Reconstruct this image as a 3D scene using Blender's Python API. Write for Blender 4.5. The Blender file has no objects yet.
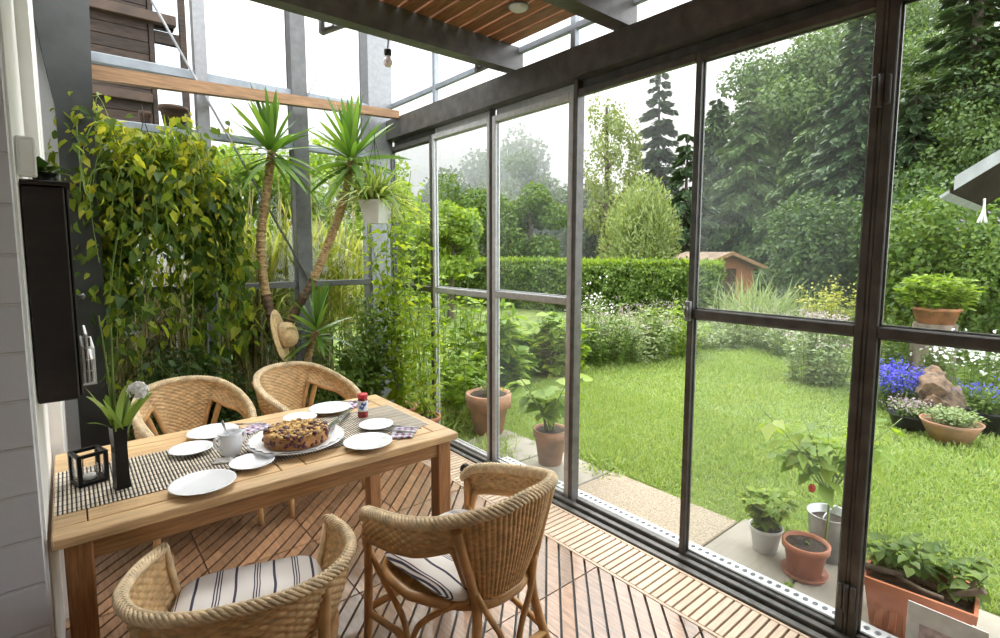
import bpy, math, random
import numpy as np
from mathutils import Vector, Matrix

random.seed(7); rng = np.random.default_rng(11)
PI = math.pi
col = bpy.context.scene.collection
# ------------------------------------------------------------------ camera model
F, YAW, PIT, ROLL, CY, CH = 523.43, 0.693616, 0.0969368, 0.00134131, 300.915, 1.6
_fw = np.array([math.sin(YAW)*math.cos(PIT), math.cos(YAW)*math.cos(PIT), -math.sin(PIT)])
_r = np.array([math.cos(YAW), -math.sin(YAW), 0]); _u = np.cross(_r, _fw)
_c, _s = math.cos(ROLL), math.sin(ROLL)
RX = _c*_r+_s*_u; UX = -_s*_r+_c*_u
CAM = np.array([0, 0, CH])
def P(x, y, d):
    """world point seen at picture position x, y at depth d"""
    return CAM + d*((x-500)/F*RX - (y-CY)/F*UX + _fw)
def G(x, y, z=-.05):
    q = (x-500)/F*RX - (y-CY)/F*UX + _fw
    return CAM + q*(z-CH)/q[2]
# ------------------------------------------------------------------ materials
def nt(name):
    m = bpy.data.materials.new(name); m.use_nodes = True
    t = m.node_tree; t.nodes.clear()
    o = t.nodes.new('ShaderNodeOutputMaterial')
    return m, t, o
def ramp(t, stops, fac):
    r = t.nodes.new('ShaderNodeValToRGB'); e = r.color_ramp.elements
    while len(e) < len(stops): e.new(.5)
    for i, (p, c) in enumerate(stops):
        e[i].position = p; e[i].color = (*c, 1)
    t.links.new(fac, r.inputs[0]); return r.outputs[0]
def noise(t, scale=5, detail=4, stretch=None, coord='Object', rough=.55):
    tc = t.nodes.new('ShaderNodeTexCoord'); n = t.nodes.new('ShaderNodeTexNoise')
    n.inputs['Scale'].default_value = scale; n.inputs['Detail'].default_value = detail; n.inputs['Roughness'].default_value = rough
    src = tc.outputs[coord]
    if stretch:
        mp = t.nodes.new('ShaderNodeMapping'); mp.inputs['Scale'].default_value = stretch[:3]
        if len(stretch) > 3: mp.inputs['Rotation'].default_value = (0, 0, stretch[3])
        t.links.new(src, mp.inputs[0]); src = mp.outputs[0]
    t.links.new(src, n.inputs['Vector']); return n.outputs['Fac']
def mix(t, a, b, f, mode='MIX'):
    m = t.nodes.new('ShaderNodeMix'); m.data_type = 'RGBA'; m.blend_type = mode
    for i, v in ((0, f), (6, a), (7, b)):
        if hasattr(v, 'is_linked'): t.links.new(v, m.inputs[i])
        elif isinstance(v, (int, float)): m.inputs[i].default_value = v
        else: m.inputs[i].default_value = (*v, 1)
    return m.outputs[2]
def solid(name, c, rough=.5, metal=0, var=.12, scale=8, bump=0, bscale=60, stretch=None, spec=.5, island=0, c2=None, coat=0, alpha=None):
    m, t, o = nt(name)
    b = t.nodes.new('ShaderNodeBsdfPrincipled')
    n = noise(t, scale, 5, stretch)
    lo = c2 if c2 else tuple(x*(1-var*2) for x in c); hi = tuple(min(1, x*(1+var)) for x in c)
    colr = ramp(t, [(.3, lo), (.7, hi)], n)
    if island:
        g = t.nodes.new('ShaderNodeNewGeometry')
        w = ramp(t, [(0, (1-island,)*3), (1, (1+island*.6, 1+island*.5, 1+island*.4))], g.outputs['Random Per Island'])
        colr = mix(t, colr, w, 1.0, 'MULTIPLY')
    t.links.new(colr, b.inputs['Base Color'])
    b.inputs['Roughness'].default_value = rough; b.inputs['Metallic'].default_value = metal
    b.inputs['Specular IOR Level'].default_value = spec
    if coat: b.inputs['Coat Weight'].default_value = coat
    if bump:
        bn = noise(t, bscale, 4, stretch); bp = t.nodes.new('ShaderNodeBump'); bp.inputs['Strength'].default_value = bump; bp.inputs['Distance'].default_value = .01
        t.links.new(bn, bp.inputs['Height']); t.links.new(bp.outputs[0], b.inputs['Normal'])
    t.links.new(b.outputs[0], o.inputs[0]); return m
def leafmat(name, cols, trans=.4, rough=.45, spec=.35, tcol=(1.25, 1.2, .6)):
    m, t, o = nt(name)
    g = t.nodes.new('ShaderNodeNewGeometry')
    k = len(cols)
    c = ramp(t, [(i/max(1, k-1), q) for i, q in enumerate(cols)], g.outputs['Random Per Island'])
    b = t.nodes.new('ShaderNodeBsdfPrincipled'); b.inputs['Roughness'].default_value = rough; b.inputs['Specular IOR Level'].default_value = spec
    tr = t.nodes.new('ShaderNodeBsdfTranslucent'); ms = t.nodes.new('ShaderNodeMixShader'); ms.inputs[0].default_value = trans
    t.links.new(c, b.inputs['Base Color']); t.links.new(mix(t, c, tcol, 1.0, 'MULTIPLY'), tr.inputs['Color'])
    t.links.new(b.outputs[0], ms.inputs[1]); t.links.new(tr.outputs[0], ms.inputs[2]); t.links.new(ms.outputs[0], o.inputs[0])
    return m
def glassmat(name, haze=.0, tint=(1, 1, 1)):
    m, t, o = nt(name)
    tr = t.nodes.new('ShaderNodeBsdfTransparent'); tr.inputs[0].default_value = (*tint, 1)
    gl = t.nodes.new('ShaderNodeBsdfGlossy'); gl.inputs['Roughness'].default_value = .02
    lw = t.nodes.new('ShaderNodeLayerWeight'); pw = t.nodes.new('ShaderNodeMath'); pw.operation = 'POWER'; pw.inputs[1].default_value = 5; t.links.new(lw.outputs['Facing'], pw.inputs[0])
    fr = t.nodes.new('ShaderNodeMath'); fr.operation = 'MULTIPLY_ADD'; fr.inputs[1].default_value = .9; fr.inputs[2].default_value = .03; t.links.new(pw.outputs[0], fr.inputs[0])
    ms = t.nodes.new('ShaderNodeMixShader'); t.links.new(fr.outputs[0], ms.inputs[0]); t.links.new(tr.outputs[0], ms.inputs[1]); t.links.new(gl.outputs[0], ms.inputs[2])
    out = ms.outputs[0]
    if haze:
        tl = t.nodes.new('ShaderNodeBsdfTranslucent'); tl.inputs[0].default_value = (.9, .95, .97, 1)
        n = noise(t, 2.2, 4, (1, 1, .6)); mr = t.nodes.new('ShaderNodeMapRange'); mr.inputs[1].default_value = .35; mr.inputs[2].default_value = .75; mr.inputs[3].default_value = haze*.45; mr.inputs[4].default_value = haze*1.5
        t.links.new(n, mr.inputs[0])
        m2 = t.nodes.new('ShaderNodeMixShader'); t.links.new(mr.outputs[0], m2.inputs[0]); t.links.new(out, m2.inputs[1]); t.links.new(tl.outputs[0], m2.inputs[2]); out = m2.outputs[0]
    t.links.new(out, o.inputs[0]); return m

MT = {}
MT['house_boards'] = solid('dark_house_boards', (.045, .028, .019), .75, 0, .35, 5, .3, 30, (2, 2, 14), island=.3)
MT['frame_glare'] = solid('galvanised_frame_glare', (.58, .58, .60), .35, .2, .08, 30, .06, 60)  # galvanised grey made paler: glare on the left frames put into the colour
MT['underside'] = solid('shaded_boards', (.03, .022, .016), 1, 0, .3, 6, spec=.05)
MT['steel_column'] = solid('dark_steel_plate', (.045, .05, .047), .35, .3, .2, 3, .08, 20)
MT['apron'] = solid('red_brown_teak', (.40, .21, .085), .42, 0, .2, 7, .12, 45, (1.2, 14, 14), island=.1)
MT['dark_ledge'] = solid('brown_stained_board', (.065, .038, .022), .6, 0, .25, 6)
MT['sky_glass'] = solid('reflecting_window', (.55, .6, .65), .06, 1, .3, 3)
MT['steel'] = solid('painted_steel', (.105, .100, .093), .38, 0, .2, 14, .1, 50)
MT['steel_light'] = solid('galvanised_steel', (.26, .27, .28), .38, .35, .08, 30, .06, 60)
MT['steel_mid'] = solid('weathered_steel', (.125, .13, .13), .4, .15, .12, 20, .08, 50)
MT['black'] = solid('black_lacquer', (.006, .006, .006), .35, 0, .2, spec=.3)
MT['rubber'] = solid('dark_channel', (.02, .019, .018), .5, 0, .2)
MT['cupboard'] = solid('dark_brown_stain', (.012, .007, .006), .55, 0, .3, 6, .1, 30, (1, 1, 8))
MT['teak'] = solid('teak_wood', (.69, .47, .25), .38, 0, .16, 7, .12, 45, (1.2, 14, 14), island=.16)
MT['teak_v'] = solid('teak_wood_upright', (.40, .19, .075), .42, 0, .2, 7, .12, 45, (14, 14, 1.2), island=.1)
MT['deck'] = solid('deck_hardwood', (.335, .185, .100), .30, 0, .25, 5, .2, 40, (14, 1.6, 10, PI/4), island=.40, spec=.85, coat=.35)
MT['pale_deck'] = solid('pale_deck_wood', (.62, .47, .34), .45, 0, .12, 6, .12, 40, (2, 18, 10), island=.14)
MT['timber'] = solid('pine_timber', (.36, .205, .10), .55, 0, .2, 5, .12, 40, (1.5, 14, 14))
MT['ceil'] = solid('ceiling_boards', (.34, .15, .062), .5, 0, .25, 5, .12, 40, (14, 1.5, 14), island=.25)
MT['white_brick'] = None
MT['wicker'] = solid('wicker_cane', (.69, .46, .225), .45, 0, .2, 26, .25, 130, (1, 1, 3), island=0)
MT['wicker_rim'] = solid('braided_cane', (.78, .61, .38), .45, 0, .18, 24, .4, 150)
MT['cane'] = solid('bent_cane', (.56, .32, .13), .32, 0, .22, 9, .1, 60)
MT['china'] = solid('white_china', (.83, .85, .88), .12, 0, .02, 5, spec=.6)
MT['terra'] = solid('terracotta', (.46, .185, .095), .7, 0, .22, 9, .2, 60)
MT['terra_old'] = solid('weathered_terracotta', (.36, .17, .09), .8, 0, .25, 7, .3, 50, c2=(.20, .13, .085))
MT['plast_terra'] = solid('terracotta_plastic', (.45, .15, .07), .42, 0, .1, 6)
MT['white_plastic'] = solid('white_plastic', (.78, .79, .80), .35, 0, .05)
MT['zinc'] = solid('zinc_bucket', (.46, .47, .47), .35, .7, .15, 9, .1, 40)
MT['soil'] = solid('potting_soil', (.045, .03, .02), .95, 0, .4, 40, .8, 90)
MT['stem'] = solid('green_stem', (.16, .24, .05), .5, 0, .2)
MT['bark'] = solid('bark', (.11, .085, .06), .85, 0, .35, 8, .6, 25, (1, 1, .25))
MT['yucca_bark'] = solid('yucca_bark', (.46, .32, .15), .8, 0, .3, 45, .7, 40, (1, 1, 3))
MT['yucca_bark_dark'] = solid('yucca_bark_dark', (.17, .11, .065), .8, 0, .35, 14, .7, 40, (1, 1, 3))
MT['straw'] = solid('straw', (.62, .44, .22), .6, 0, .2, 30, .4, 120)
MT['paver'] = solid('concrete_paver', (.29, .265, .22), .85, 0, .1, 4, .2, 90)
MT['grit'] = solid('gritty_paver', (.33, .275, .20), .9, 0, .25, 90, .5, 140)
MT['gravel'] = solid('dark_soil', (.07, .055, .035), .95, 0, .4, 20, .7, 50)
MT['rock'] = solid('weathered_log', (.17, .105, .06), .85, 0, .45, 14, .9, 22, c2=(.03,.02,.014))
MT['stump'] = solid('cut_log_bark', (.17, .135, .10), .9, 0, .35, 9, .7, 20, (1, 1, .15))
MT['paper'] = solid('paper', (.75, .74, .72), .7, 0, .08, 20)
MT['reeddry'] = solid('dry_reed', (.42, .38, .14), .7, 0, .3, 6, island=.3)
MT['fence'] = solid('old_brown_boards', (.10, .055, .03), .75, 0, .35, 5, .3, 30, (2, 2, 14), island=.3)
MT['lid'] = solid('red_lid', (.60, .03, .04), .35)
MT['red'] = solid('ripe_pepper', (.75, .06, .02), .2)
MT['navy'] = solid('navy_cloth', (.03, .04, .11), .8)
MT['bulb'] = solid('pink_bulb_glass', (.9, .78, .78), .1, 0, .05)
MT['roof'] = solid('weathered_roof', (.25, .255, .26), .6, 0, .15, 5, .2, 30)
MT['shed'] = solid('orange_brown_boards', (.38, .15, .06), .7, 0, .2, 5, .2, 30, (10, 10, 1))
MT['shedroof'] = solid('brown_roof_felt', (.24, .17, .12), .8, 0, .2, 5)
MT['housewall'] = solid('rendered_house_wall', (.5, .5, .48), .8)
MT['mask'] = solid('dark_window', (.05, .06, .07), .15)
MT['rope'] = solid('white_rope', (.7, .7, .68), .7)
MT['silver'] = solid('cutlery_steel', (.42, .43, .45), .22, .9, .1)
MT['dried'] = solid('cake_crust', (.42, .20, .065), .8, 0, .25, 25, .6, 80)
MT['crumble'] = solid('cake_crumble', (.68, .45, .17), .8, 0, .2, 40, .5, 90, island=.3)
MT['fruit'] = solid('dark_fruit', (.12, .025, .03), .3, 0, .3, 30, island=.3)
MT['glass'] = glassmat('window_glass', .0, (.97, .985, .98))
MT['glass_haze'] = glassmat('hazy_window_glass', .013, (.97, .985, .98))  # thin uneven whitish translucent layer mixed into the pane
MT['clear'] = glassmat('clear_glass')
# stripes of the cushions, across local x
def stripes():
    m, t, o = nt('striped_cotton')
    tc = t.nodes.new('ShaderNodeTexCoord'); sx = t.nodes.new('ShaderNodeSeparateXYZ'); t.links.new(tc.outputs['Object'], sx.inputs[0])
    nz = noise(t, 3, 2)
    ad = t.nodes.new('ShaderNodeMath'); ad.operation = 'MULTIPLY_ADD'; ad.inputs[1].default_value = .03; t.links.new(nz, ad.inputs[0]); t.links.new(sx.outputs[0], ad.inputs[2])
    mm = t.nodes.new('ShaderNodeMath'); mm.operation = 'WRAP'; mm.inputs[1].default_value = .118; mm.inputs[2].default_value = 0; t.links.new(ad.outputs[0], mm.inputs[0])
    dv = t.nodes.new('ShaderNodeMath'); dv.operation = 'DIVIDE'; dv.inputs[1].default_value = .118; t.links.new(mm.outputs[0], dv.inputs[0])
    w = (.72, .69, .66); n = (.035, .04, .075)
    r = t.nodes.new('ShaderNodeValToRGB'); r.color_ramp.interpolation = 'CONSTANT'; e = r.color_ramp.elements
    st = [(0, w), (.2, n), (.235, w), (.27, n), (.305, w), (.34, n), (.375, w), (.70, n), (.77, w)]
    while len(e) < len(st): e.new(.5)
    for i, (p, c) in enumerate(st): e[i].position = p; e[i].color = (*c, 1)
    t.links.new(dv.outputs[0], r.inputs[0])
    b = t.nodes.new('ShaderNodeBsdfPrincipled'); b.inputs['Roughness'].default_value = .85
    t.links.new(r.outputs[0], b.inputs['Base Color']); t.links.new(b.outputs[0], o.inputs[0]); return m
MT['stripe'] = stripes()
def plaid():
    m, t, o = nt('plaid_napkin')
    tc = t.nodes.new('ShaderNodeTexCoord'); sx = t.nodes.new('ShaderNodeSeparateXYZ'); t.links.new(tc.outputs['Object'], sx.inputs[0])
    cs = []
    for ax, cc in ((0, (.06, .06, .16)), (1, (.30, .09, .14))):
        mm = t.nodes.new('ShaderNodeMath'); mm.operation = 'WRAP'; mm.inputs[1].default_value = .03; mm.inputs[2].default_value = 0; t.links.new(sx.outputs[ax], mm.inputs[0])
        gt = t.nodes.new('ShaderNodeMath'); gt.operation = 'GREATER_THAN'; gt.inputs[1].default_value = .017; t.links.new(mm.outputs[0], gt.inputs[0])
        cs.append((gt.outputs[0], cc))
    c1 = mix(t, (.62, .60, .66), cs[0][1], cs[0][0]); c2 = mix(t, (.62, .60, .66), cs[1][1], cs[1][0])
    b = t.nodes.new('ShaderNodeBsdfPrincipled'); b.inputs['Roughness'].default_value = .85
    t.links.new(mix(t, c1, c2, .5), b.inputs['Base Color']); t.links.new(b.outputs[0], o.inputs[0]); return m
MT['plaid'] = plaid()
def brickmat():
    m, t, o = nt('white_painted_block')
    tc = t.nodes.new('ShaderNodeTexCoord'); mp = t.nodes.new('ShaderNodeMapping'); mp.inputs['Rotation'].default_value = (PI/2, 0, 0)
    t.links.new(tc.outputs['Object'], mp.inputs[0])
    br = t.nodes.new('ShaderNodeTexBrick'); t.links.new(mp.outputs[0], br.inputs[0])
    br.inputs['Scale'].default_value = 1; br.inputs['Brick Width'].default_value = .42; br.inputs['Row Height'].default_value = .132
    br.inputs['Mortar Size'].default_value = .006; br.inputs['Mortar Smooth'].default_value = .4
    br.inputs['Color1'].default_value = (.56, .58, .63, 1); br.inputs['Color2'].default_value = (.61, .63, .68, 1); br.inputs['Mortar'].default_value = (.56, .57, .60, 1)
    b = t.nodes.new('ShaderNodeBsdfPrincipled'); b.inputs['Roughness'].default_value = .6
    bp = t.nodes.new('ShaderNodeBump'); bp.inputs['Strength'].default_value = .6; bp.inputs['Distance'].default_value = .012; bp.invert = True
    bn = noise(t, 12, 4); ma = t.nodes.new('ShaderNodeMath'); ma.operation = 'MULTIPLY_ADD'; ma.inputs[1].default_value = .25
    t.links.new(bn, ma.inputs[0]); t.links.new(br.outputs['Fac'], ma.inputs[2]); t.links.new(ma.outputs[0], bp.inputs['Height'])
    t.links.new(bp.outputs[0], b.inputs['Normal']); t.links.new(br.outputs['Color'], b.inputs['Base Color']); t.links.new(b.outputs[0], o.inputs[0]); return m
MT['white_brick'] = brickmat()
MT['white'] = solid('white_paint', (.88, .88, .87), .6, 0, .04, 4, .1, 30)
MT['rail_grey'] = solid('pale_grey_rail', (.30, .34, .38), .45, .2, .12)
MT['lawn'] = solid('lawn_ground', (.15, .205, .04), .95, 0, .3, 3, .5, 40)
MT['forestfloor'] = solid('wooded_slope', (.05, .08, .03), .95, 0, .3, .3)
# leaves
L = {}
L['vine_shaded'] = leafmat('shaded_vine_leaves', [(.04, .085, .016), (.085, .155, .024), (.19, .28, .035), (.38, .42, .05)], .55)  # lower leaves darkened: shade inside the vine put into the colour
L['vine'] = leafmat('backlit_vine_leaves', [(.06, .11, .02), (.12, .19, .025), (.30, .37, .03), (.55, .52, .06), (.13, .21, .025)], .58)  # upper leaves yellowed: backlight put into the colour
L['climber'] = leafmat('climber_leaves', [(.20, .33, .03), (.34, .48, .05), (.50, .57, .09)], .6)
L['dark'] = leafmat('dark_leaves', [(.025, .06, .014), (.05, .10, .02), (.09, .15, .03)], .35)
L['mid'] = leafmat('mid_leaves', [(.06, .12, .02), (.11, .19, .03), (.17, .25, .045)], .4)
L['bright'] = leafmat('bright_leaves', [(.14, .24, .025), (.22, .34, .04), (.33, .42, .06)], .45)
L['yellow'] = leafmat('yellow_green_leaves', [(.30, .36, .04), (.42, .45, .07), (.5, .48, .1)], .45)
L['hedge'] = leafmat('hedge_leaves', [(.065, .125, .022), (.115, .195, .032), (.22, .31, .06)], .4)
L['birch'] = leafmat('birch_leaves', [(.16, .22, .08), (.24, .30, .12), (.32, .36, .16)], .45)
L['tree'] = leafmat('tree_leaves', [(.055, .10, .03), (.09, .155, .04), (.15, .22, .06)], .35)
L['conifer'] = leafmat('conifer_needles', [(.045, .085, .04), (.07, .12, .052), (.11, .165, .07)], .25)
L['larch'] = leafmat('soft_needles', [(.07, .13, .045), (.11, .18, .06), (.16, .23, .08)], .3)
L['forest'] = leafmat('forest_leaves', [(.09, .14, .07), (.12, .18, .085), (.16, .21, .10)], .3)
L['willow'] = leafmat('willow_leaves', [(.16, .23, .08), (.24, .31, .11), (.32, .37, .14)], .4)
L['grass'] = leafmat('grass_blades', [(.20, .31, .075), (.28, .385, .11), (.38, .45, .17)], .4, .5)
L['reed'] = leafmat('reed_leaves', [(.20, .27, .03), (.34, .38, .06), (.46, .46, .12)], .45)
L['reedshade'] = leafmat('shaded_reed_leaves', [(.04, .05, .02), (.08, .09, .03), (.17, .17, .06)], .35)  # shade of the thicket put into a darker leaf colour
L['yucca'] = leafmat('yucca_blades', [(.06, .14, .025), (.12, .24, .04), (.22, .36, .07)], .4, .35, .5)
L['spider'] = leafmat('spider_blades', [(.22, .34, .08), (.36, .48, .14), (.60, .64, .34)], .45)
L['silvery'] = leafmat('silvery_leaves', [(.20, .29, .12), (.28, .36, .18), (.36, .42, .25)], .4)
L['pink'] = leafmat('pink_flowers', [(.40, .27, .33), (.50, .38, .42), (.58, .48, .50)], .3, tcol=(1, 1, 1))
L['purple'] = leafmat('purple_flowers', [(.30, .20, .40), (.40, .30, .48)], .3, tcol=(1, 1, 1))
L['blue'] = leafmat('blue_flowers', [(.06, .05, .50), (.10, .09, .66), (.16, .16, .75)], .3, tcol=(1, 1, 1))
L['white'] = leafmat('white_petals', [(.86, .86, .84), (.90, .90, .88)], .25, tcol=(1, 1, 1))
L['dryyellow'] = leafmat('yellow_flowers', [(.55, .50, .10), (.65, .60, .2)], .3, tcol=(1, 1, 1))

# ------------------------------------------------------------------ mesh helpers
class MB:
    def __init__(s): s.v = []; s.f = []; s.m = []; s.sm = []
    def add(s, vs, fs, mi=0, smooth=False):
        o = len(s.v); s.v += [tuple(map(float, p)) for p in vs]
        for f in fs: s.f.append(tuple(i+o for i in f)); s.m.append(mi); s.sm.append(smooth)
        return s
    def box(s, x0, x1, y0, y1, z0, z1, mi=0, mat=None):
        vs = [(x0,y0,z0),(x1,y0,z0),(x1,y1,z0),(x0,y1,z0),(x0,y0,z1),(x1,y0,z1),(x1,y1,z1),(x0,y1,z1)]
        if mat is not None: vs = [tuple(mat @ Vector(p)) for p in vs]
        return s.add(vs, [(0,3,2,1),(4,5,6,7),(0,1,5,4),(1,2,6,5),(2,3,7,6),(3,0,4,7)], mi)
    def bbox(s, x0, x1, y0, y1, z0, z1, b=.004, mi=0, mat=None):
        """box with chamfered edges"""
        b = min(b, (x1-x0)/2.2, (y1-y0)/2.2, (z1-z0)/2.2)
        import itertools
        vs = []; idx = {}
        X, Y, Z = (x0, x1), (y0, y1), (z0, z1)
        for i, j, k in itertools.product((0, 1), repeat=3):
            for ax in range(3):
                p = [X[i], Y[j], Z[k]]; sg = [1-2*i, 1-2*j, 1-2*k]
                for a in range(3):
                    if a != ax: p[a] += sg[a]*b
                idx[i, j, k, ax] = len(vs); vs.append(tuple(p))
        fs = []
        for ax in range(3):
            o1, o2 = [a for a in range(3) if a != ax]
            for sd in (0, 1):
                q = []
                for a, c in ((0, 0), (1, 0), (1, 1), (0, 1)):
                    c3 = [0, 0, 0]; c3[ax] = sd; c3[o1] = a; c3[o2] = c; q.append(idx[(*c3, ax)])
                fs.append(q)
            for a in (0, 1):
                for c in (0, 1):
                    e0 = [0, 0, 0]; e0[o1] = a; e0[o2] = c; e1 = list(e0); e1[ax] = 1
                    fs.append([idx[(*e0, o1)], idx[(*e1, o1)], idx[(*e1, o2)], idx[(*e0, o2)]])
        for i, j, k in itertools.product((0, 1), repeat=3): fs.append([idx[i, j, k, a] for a in range(3)])
        c = Vector(((x0+x1)/2, (y0+y1)/2, (z0+z1)/2)); out = []
        for f in fs:
            p = [Vector(vs[i]) for i in f]; n = (p[1]-p[0]).cross(p[2]-p[0])
            out.append(tuple(f) if n.dot(sum(p, Vector())/len(p)-c) > 0 else tuple(reversed(f)))
        if mat is not None: vs = [tuple(mat @ Vector(p)) for p in vs]
        return s.add(vs, out, mi)
    def tube(s, path, r, n=8, mi=0, cap=True, closed=False):
        pts = [Vector(p) for p in path]; k = len(pts)
        rs = r if isinstance(r, (list, tuple, np.ndarray)) else [r]*k
        prev = None; vs = []
        for i, p in enumerate(pts):
            if closed: d = pts[(i+1) % k]-pts[i-1]
            else: d = pts[min(k-1, i+1)]-pts[max(0, i-1)]
            d = d.normalized() if d.length > 1e-9 else Vector((0, 0, 1))
            if prev is None:
                a = Vector((0, 0, 1)) if abs(d.z) < .9 else Vector((1, 0, 0)); prev = d.cross(a).normalized()
            prev = (prev-d*prev.dot(d)); prev = prev.normalized() if prev.length > 1e-6 else d.orthogonal().normalized()
            w = d.cross(prev)
            for j in range(n):
                t = 2*PI*j/n; vs.append(p+(prev*math.cos(t)+w*math.sin(t))*rs[i])
        fs = []
        for i in range(k if closed else k-1):
            a, b = i*n, ((i+1) % k)*n
            for j in range(n): fs.append((a+j, a+(j+1) % n, b+(j+1) % n, b+j))
        s.add(vs, fs, mi, True)
        if cap and not closed:
            o = len(s.v)-len(vs)
            s.f.append(tuple(o+j for j in reversed(range(n)))); s.m.append(mi); s.sm.append(False)
            s.f.append(tuple(o+(k-1)*n+j for j in range(n))); s.m.append(mi); s.sm.append(False)
        return s
    def lathe(s, prof, n=32, c=(0, 0, 0), mi=0, smooth=True, wob=None):
        vs = []
        for r, z in prof:
            for j in range(n):
                t = 2*PI*j/n; q = r*(1+(wob(t, r, z) if wob else 0))
                vs.append((c[0]+q*math.cos(t), c[1]+q*math.sin(t), c[2]+z))
        fs = []
        for i in range(len(prof)-1):
            for j in range(n): fs.append((i*n+j, i*n+(j+1) % n, (i+1)*n+(j+1) % n, (i+1)*n+j))
        s.add(vs, fs, mi, smooth); return s
    def disc(s, r, z, c=(0, 0), n=32, mi=0):
        return s.add([(c[0]+r*math.cos(2*PI*j/n), c[1]+r*math.sin(2*PI*j/n), z) for j in range(n)], [tuple(range(n))], mi)
    def blob(s, c, r, n=6, jit=.15, mi=0):
        """small lumpy ellipsoid"""
        R = r if isinstance(r, (tuple, list)) else (r, r, r); vs = [(c[0], c[1], c[2]-R[2])]
        for i in range(1, n//2+1):
            ph = PI*i/(n//2+1)-PI/2
            for j in range(n):
                t = 2*PI*j/n; q = 1+random.uniform(-jit, jit)
                vs.append((c[0]+R[0]*q*math.cos(ph)*math.cos(t), c[1]+R[1]*q*math.cos(ph)*math.sin(t), c[2]+R[2]*q*math.sin(ph)))
        vs.append((c[0], c[1], c[2]+R[2])); k = n//2; fs = []
        for j in range(n): fs.append((0, 1+(j+1) % n, 1+j))
        for i in range(k-1):
            for j in range(n): fs.append((1+i*n+j, 1+i*n+(j+1) % n, 1+(i+1)*n+(j+1) % n, 1+(i+1)*n+j))
        for j in range(n): fs.append((1+(k-1)*n+j, 1+(k-1)*n+(j+1) % n, len(vs)-1))
        return s.add(vs, fs, mi, True)
    def prism(s, poly, axis, a0, a1, mi=0):
        """poly of 2d points in the plane normal to axis, extruded a0..a1"""
        def pt(p, a): return {'x': (a, p[0], p[1]), 'y': (p[0], a, p[1]), 'z': (p[0], p[1], a)}[axis]
        n = len(poly); vs = [pt(p, a0) for p in poly]+[pt(p, a1) for p in poly]
        fs = [tuple(range(n)), tuple(reversed(range(n, 2*n)))]+[(i, n+i, n+(i+1) % n, (i+1) % n) for i in range(n)]
        return s.add(vs, fs, mi)
    def build(s, name, mat, parent=None, **kw):
        me = bpy.data.meshes.new(name); me.from_pydata(s.v, [], s.f)
        mats = mat if isinstance(mat, (list, tuple)) else [mat]
        for m in mats: me.materials.append(m)
        me.polygons.foreach_set('material_index', s.m); me.polygons.foreach_set('use_smooth', s.sm); me.update()
        return link(name, me, parent, **kw)
def link(name, me, parent=None, **kw):
    o = bpy.data.objects.new(name, me); col.objects.link(o)
    if parent is not None: o.parent = parent
    for k, v in kw.items():
        if v is not None: o[k] = v
    return o
def thing(name, label, cat, loc=(0, 0, 0), rz=0, group=None, kind=None):
    o = bpy.data.objects.new(name, None); col.objects.link(o); o.empty_display_size = .1
    o.location = tuple(map(float, loc)); o.rotation_euler = (0, 0, rz); o['label'] = label; o['category'] = cat
    if group: o['group'] = group
    if kind: o['kind'] = kind
    return o
def copy_tree(o, parent=None, label=None, loc=None, rz=None):
    c = o.copy(); col.objects.link(c)
    if parent is not None: c.parent = parent
    if label: c['label'] = label
    if loc is not None: c.location = loc
    if rz is not None: c.rotation_euler = (0, 0, rz)
    for ch in [q for q in col.objects if q.parent == o]: copy_tree(ch, c)
    return c
def mesh_np(name, V, Q, mat, parent=None, smooth=True, **kw):
    V = np.asarray(V, np.float32).reshape(-1, 3); Q = np.asarray(Q, np.int32); n, k = Q.shape
    me = bpy.data.meshes.new(name); me.vertices.add(len(V)); me.vertices.foreach_set('co', V.ravel())
    me.loops.add(n*k); me.loops.foreach_set('vertex_index', Q.ravel()); me.polygons.add(n)
    me.polygons.foreach_set('loop_start', np.arange(0, n*k, k, dtype=np.int32)); me.polygons.foreach_set('loop_total', np.full(n, k, np.int32))
    me.materials.append(mat); me.update(calc_edges=True)
    if smooth: me.polygons.foreach_set('use_smooth', np.ones(n, bool))
    return link(name, me, parent, **kw)
# leaf templates: axis +y, normal +z
T_LEAF = (np.array([(0,0,0),(-.30,.42,.10),(0,1,-.08),(0,.5,0),(.30,.42,.10)]), np.array([(0,3,2,1),(0,4,2,3)]))
T_NARROW = (np.array([(0,0,0),(-.13,.42,.05),(0,1,-.12),(0,.5,.02),(.13,.42,.05)]), np.array([(0,3,2,1),(0,4,2,3)]))
T_QUAD = (np.array([(0,0,0),(-.36,.5,.06),(0,1,-.1),(.36,.5,.06)]), np.array([(0,3,2,1)]))
T_SPRAY = (np.array([(0,0,0),(-.17,.55,-.03),(0,1,-.14),(.17,.55,-.03)]), np.array([(0,3,2,1)]))
T_HEART = (np.array([(0,0,0),(-.30,-.10,.04),(-.46,.28,.10),(-.24,.68,.04),(0,1,-.14),(0,.3,0),(.24,.68,.04),(.46,.28,.10),(.30,-.10,.04)]), np.array([(0,5,2,1),(5,4,3,2),(0,8,7,5),(5,7,6,4)]))
T_OVATE = (T_HEART[0]*np.array([.70, 1, 1]), T_HEART[1])
def norm(a): return a/np.maximum(1e-9, np.linalg.norm(a, axis=-1, keepdims=True))
def rdir(n): return norm(rng.normal(size=(n, 3)))
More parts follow.
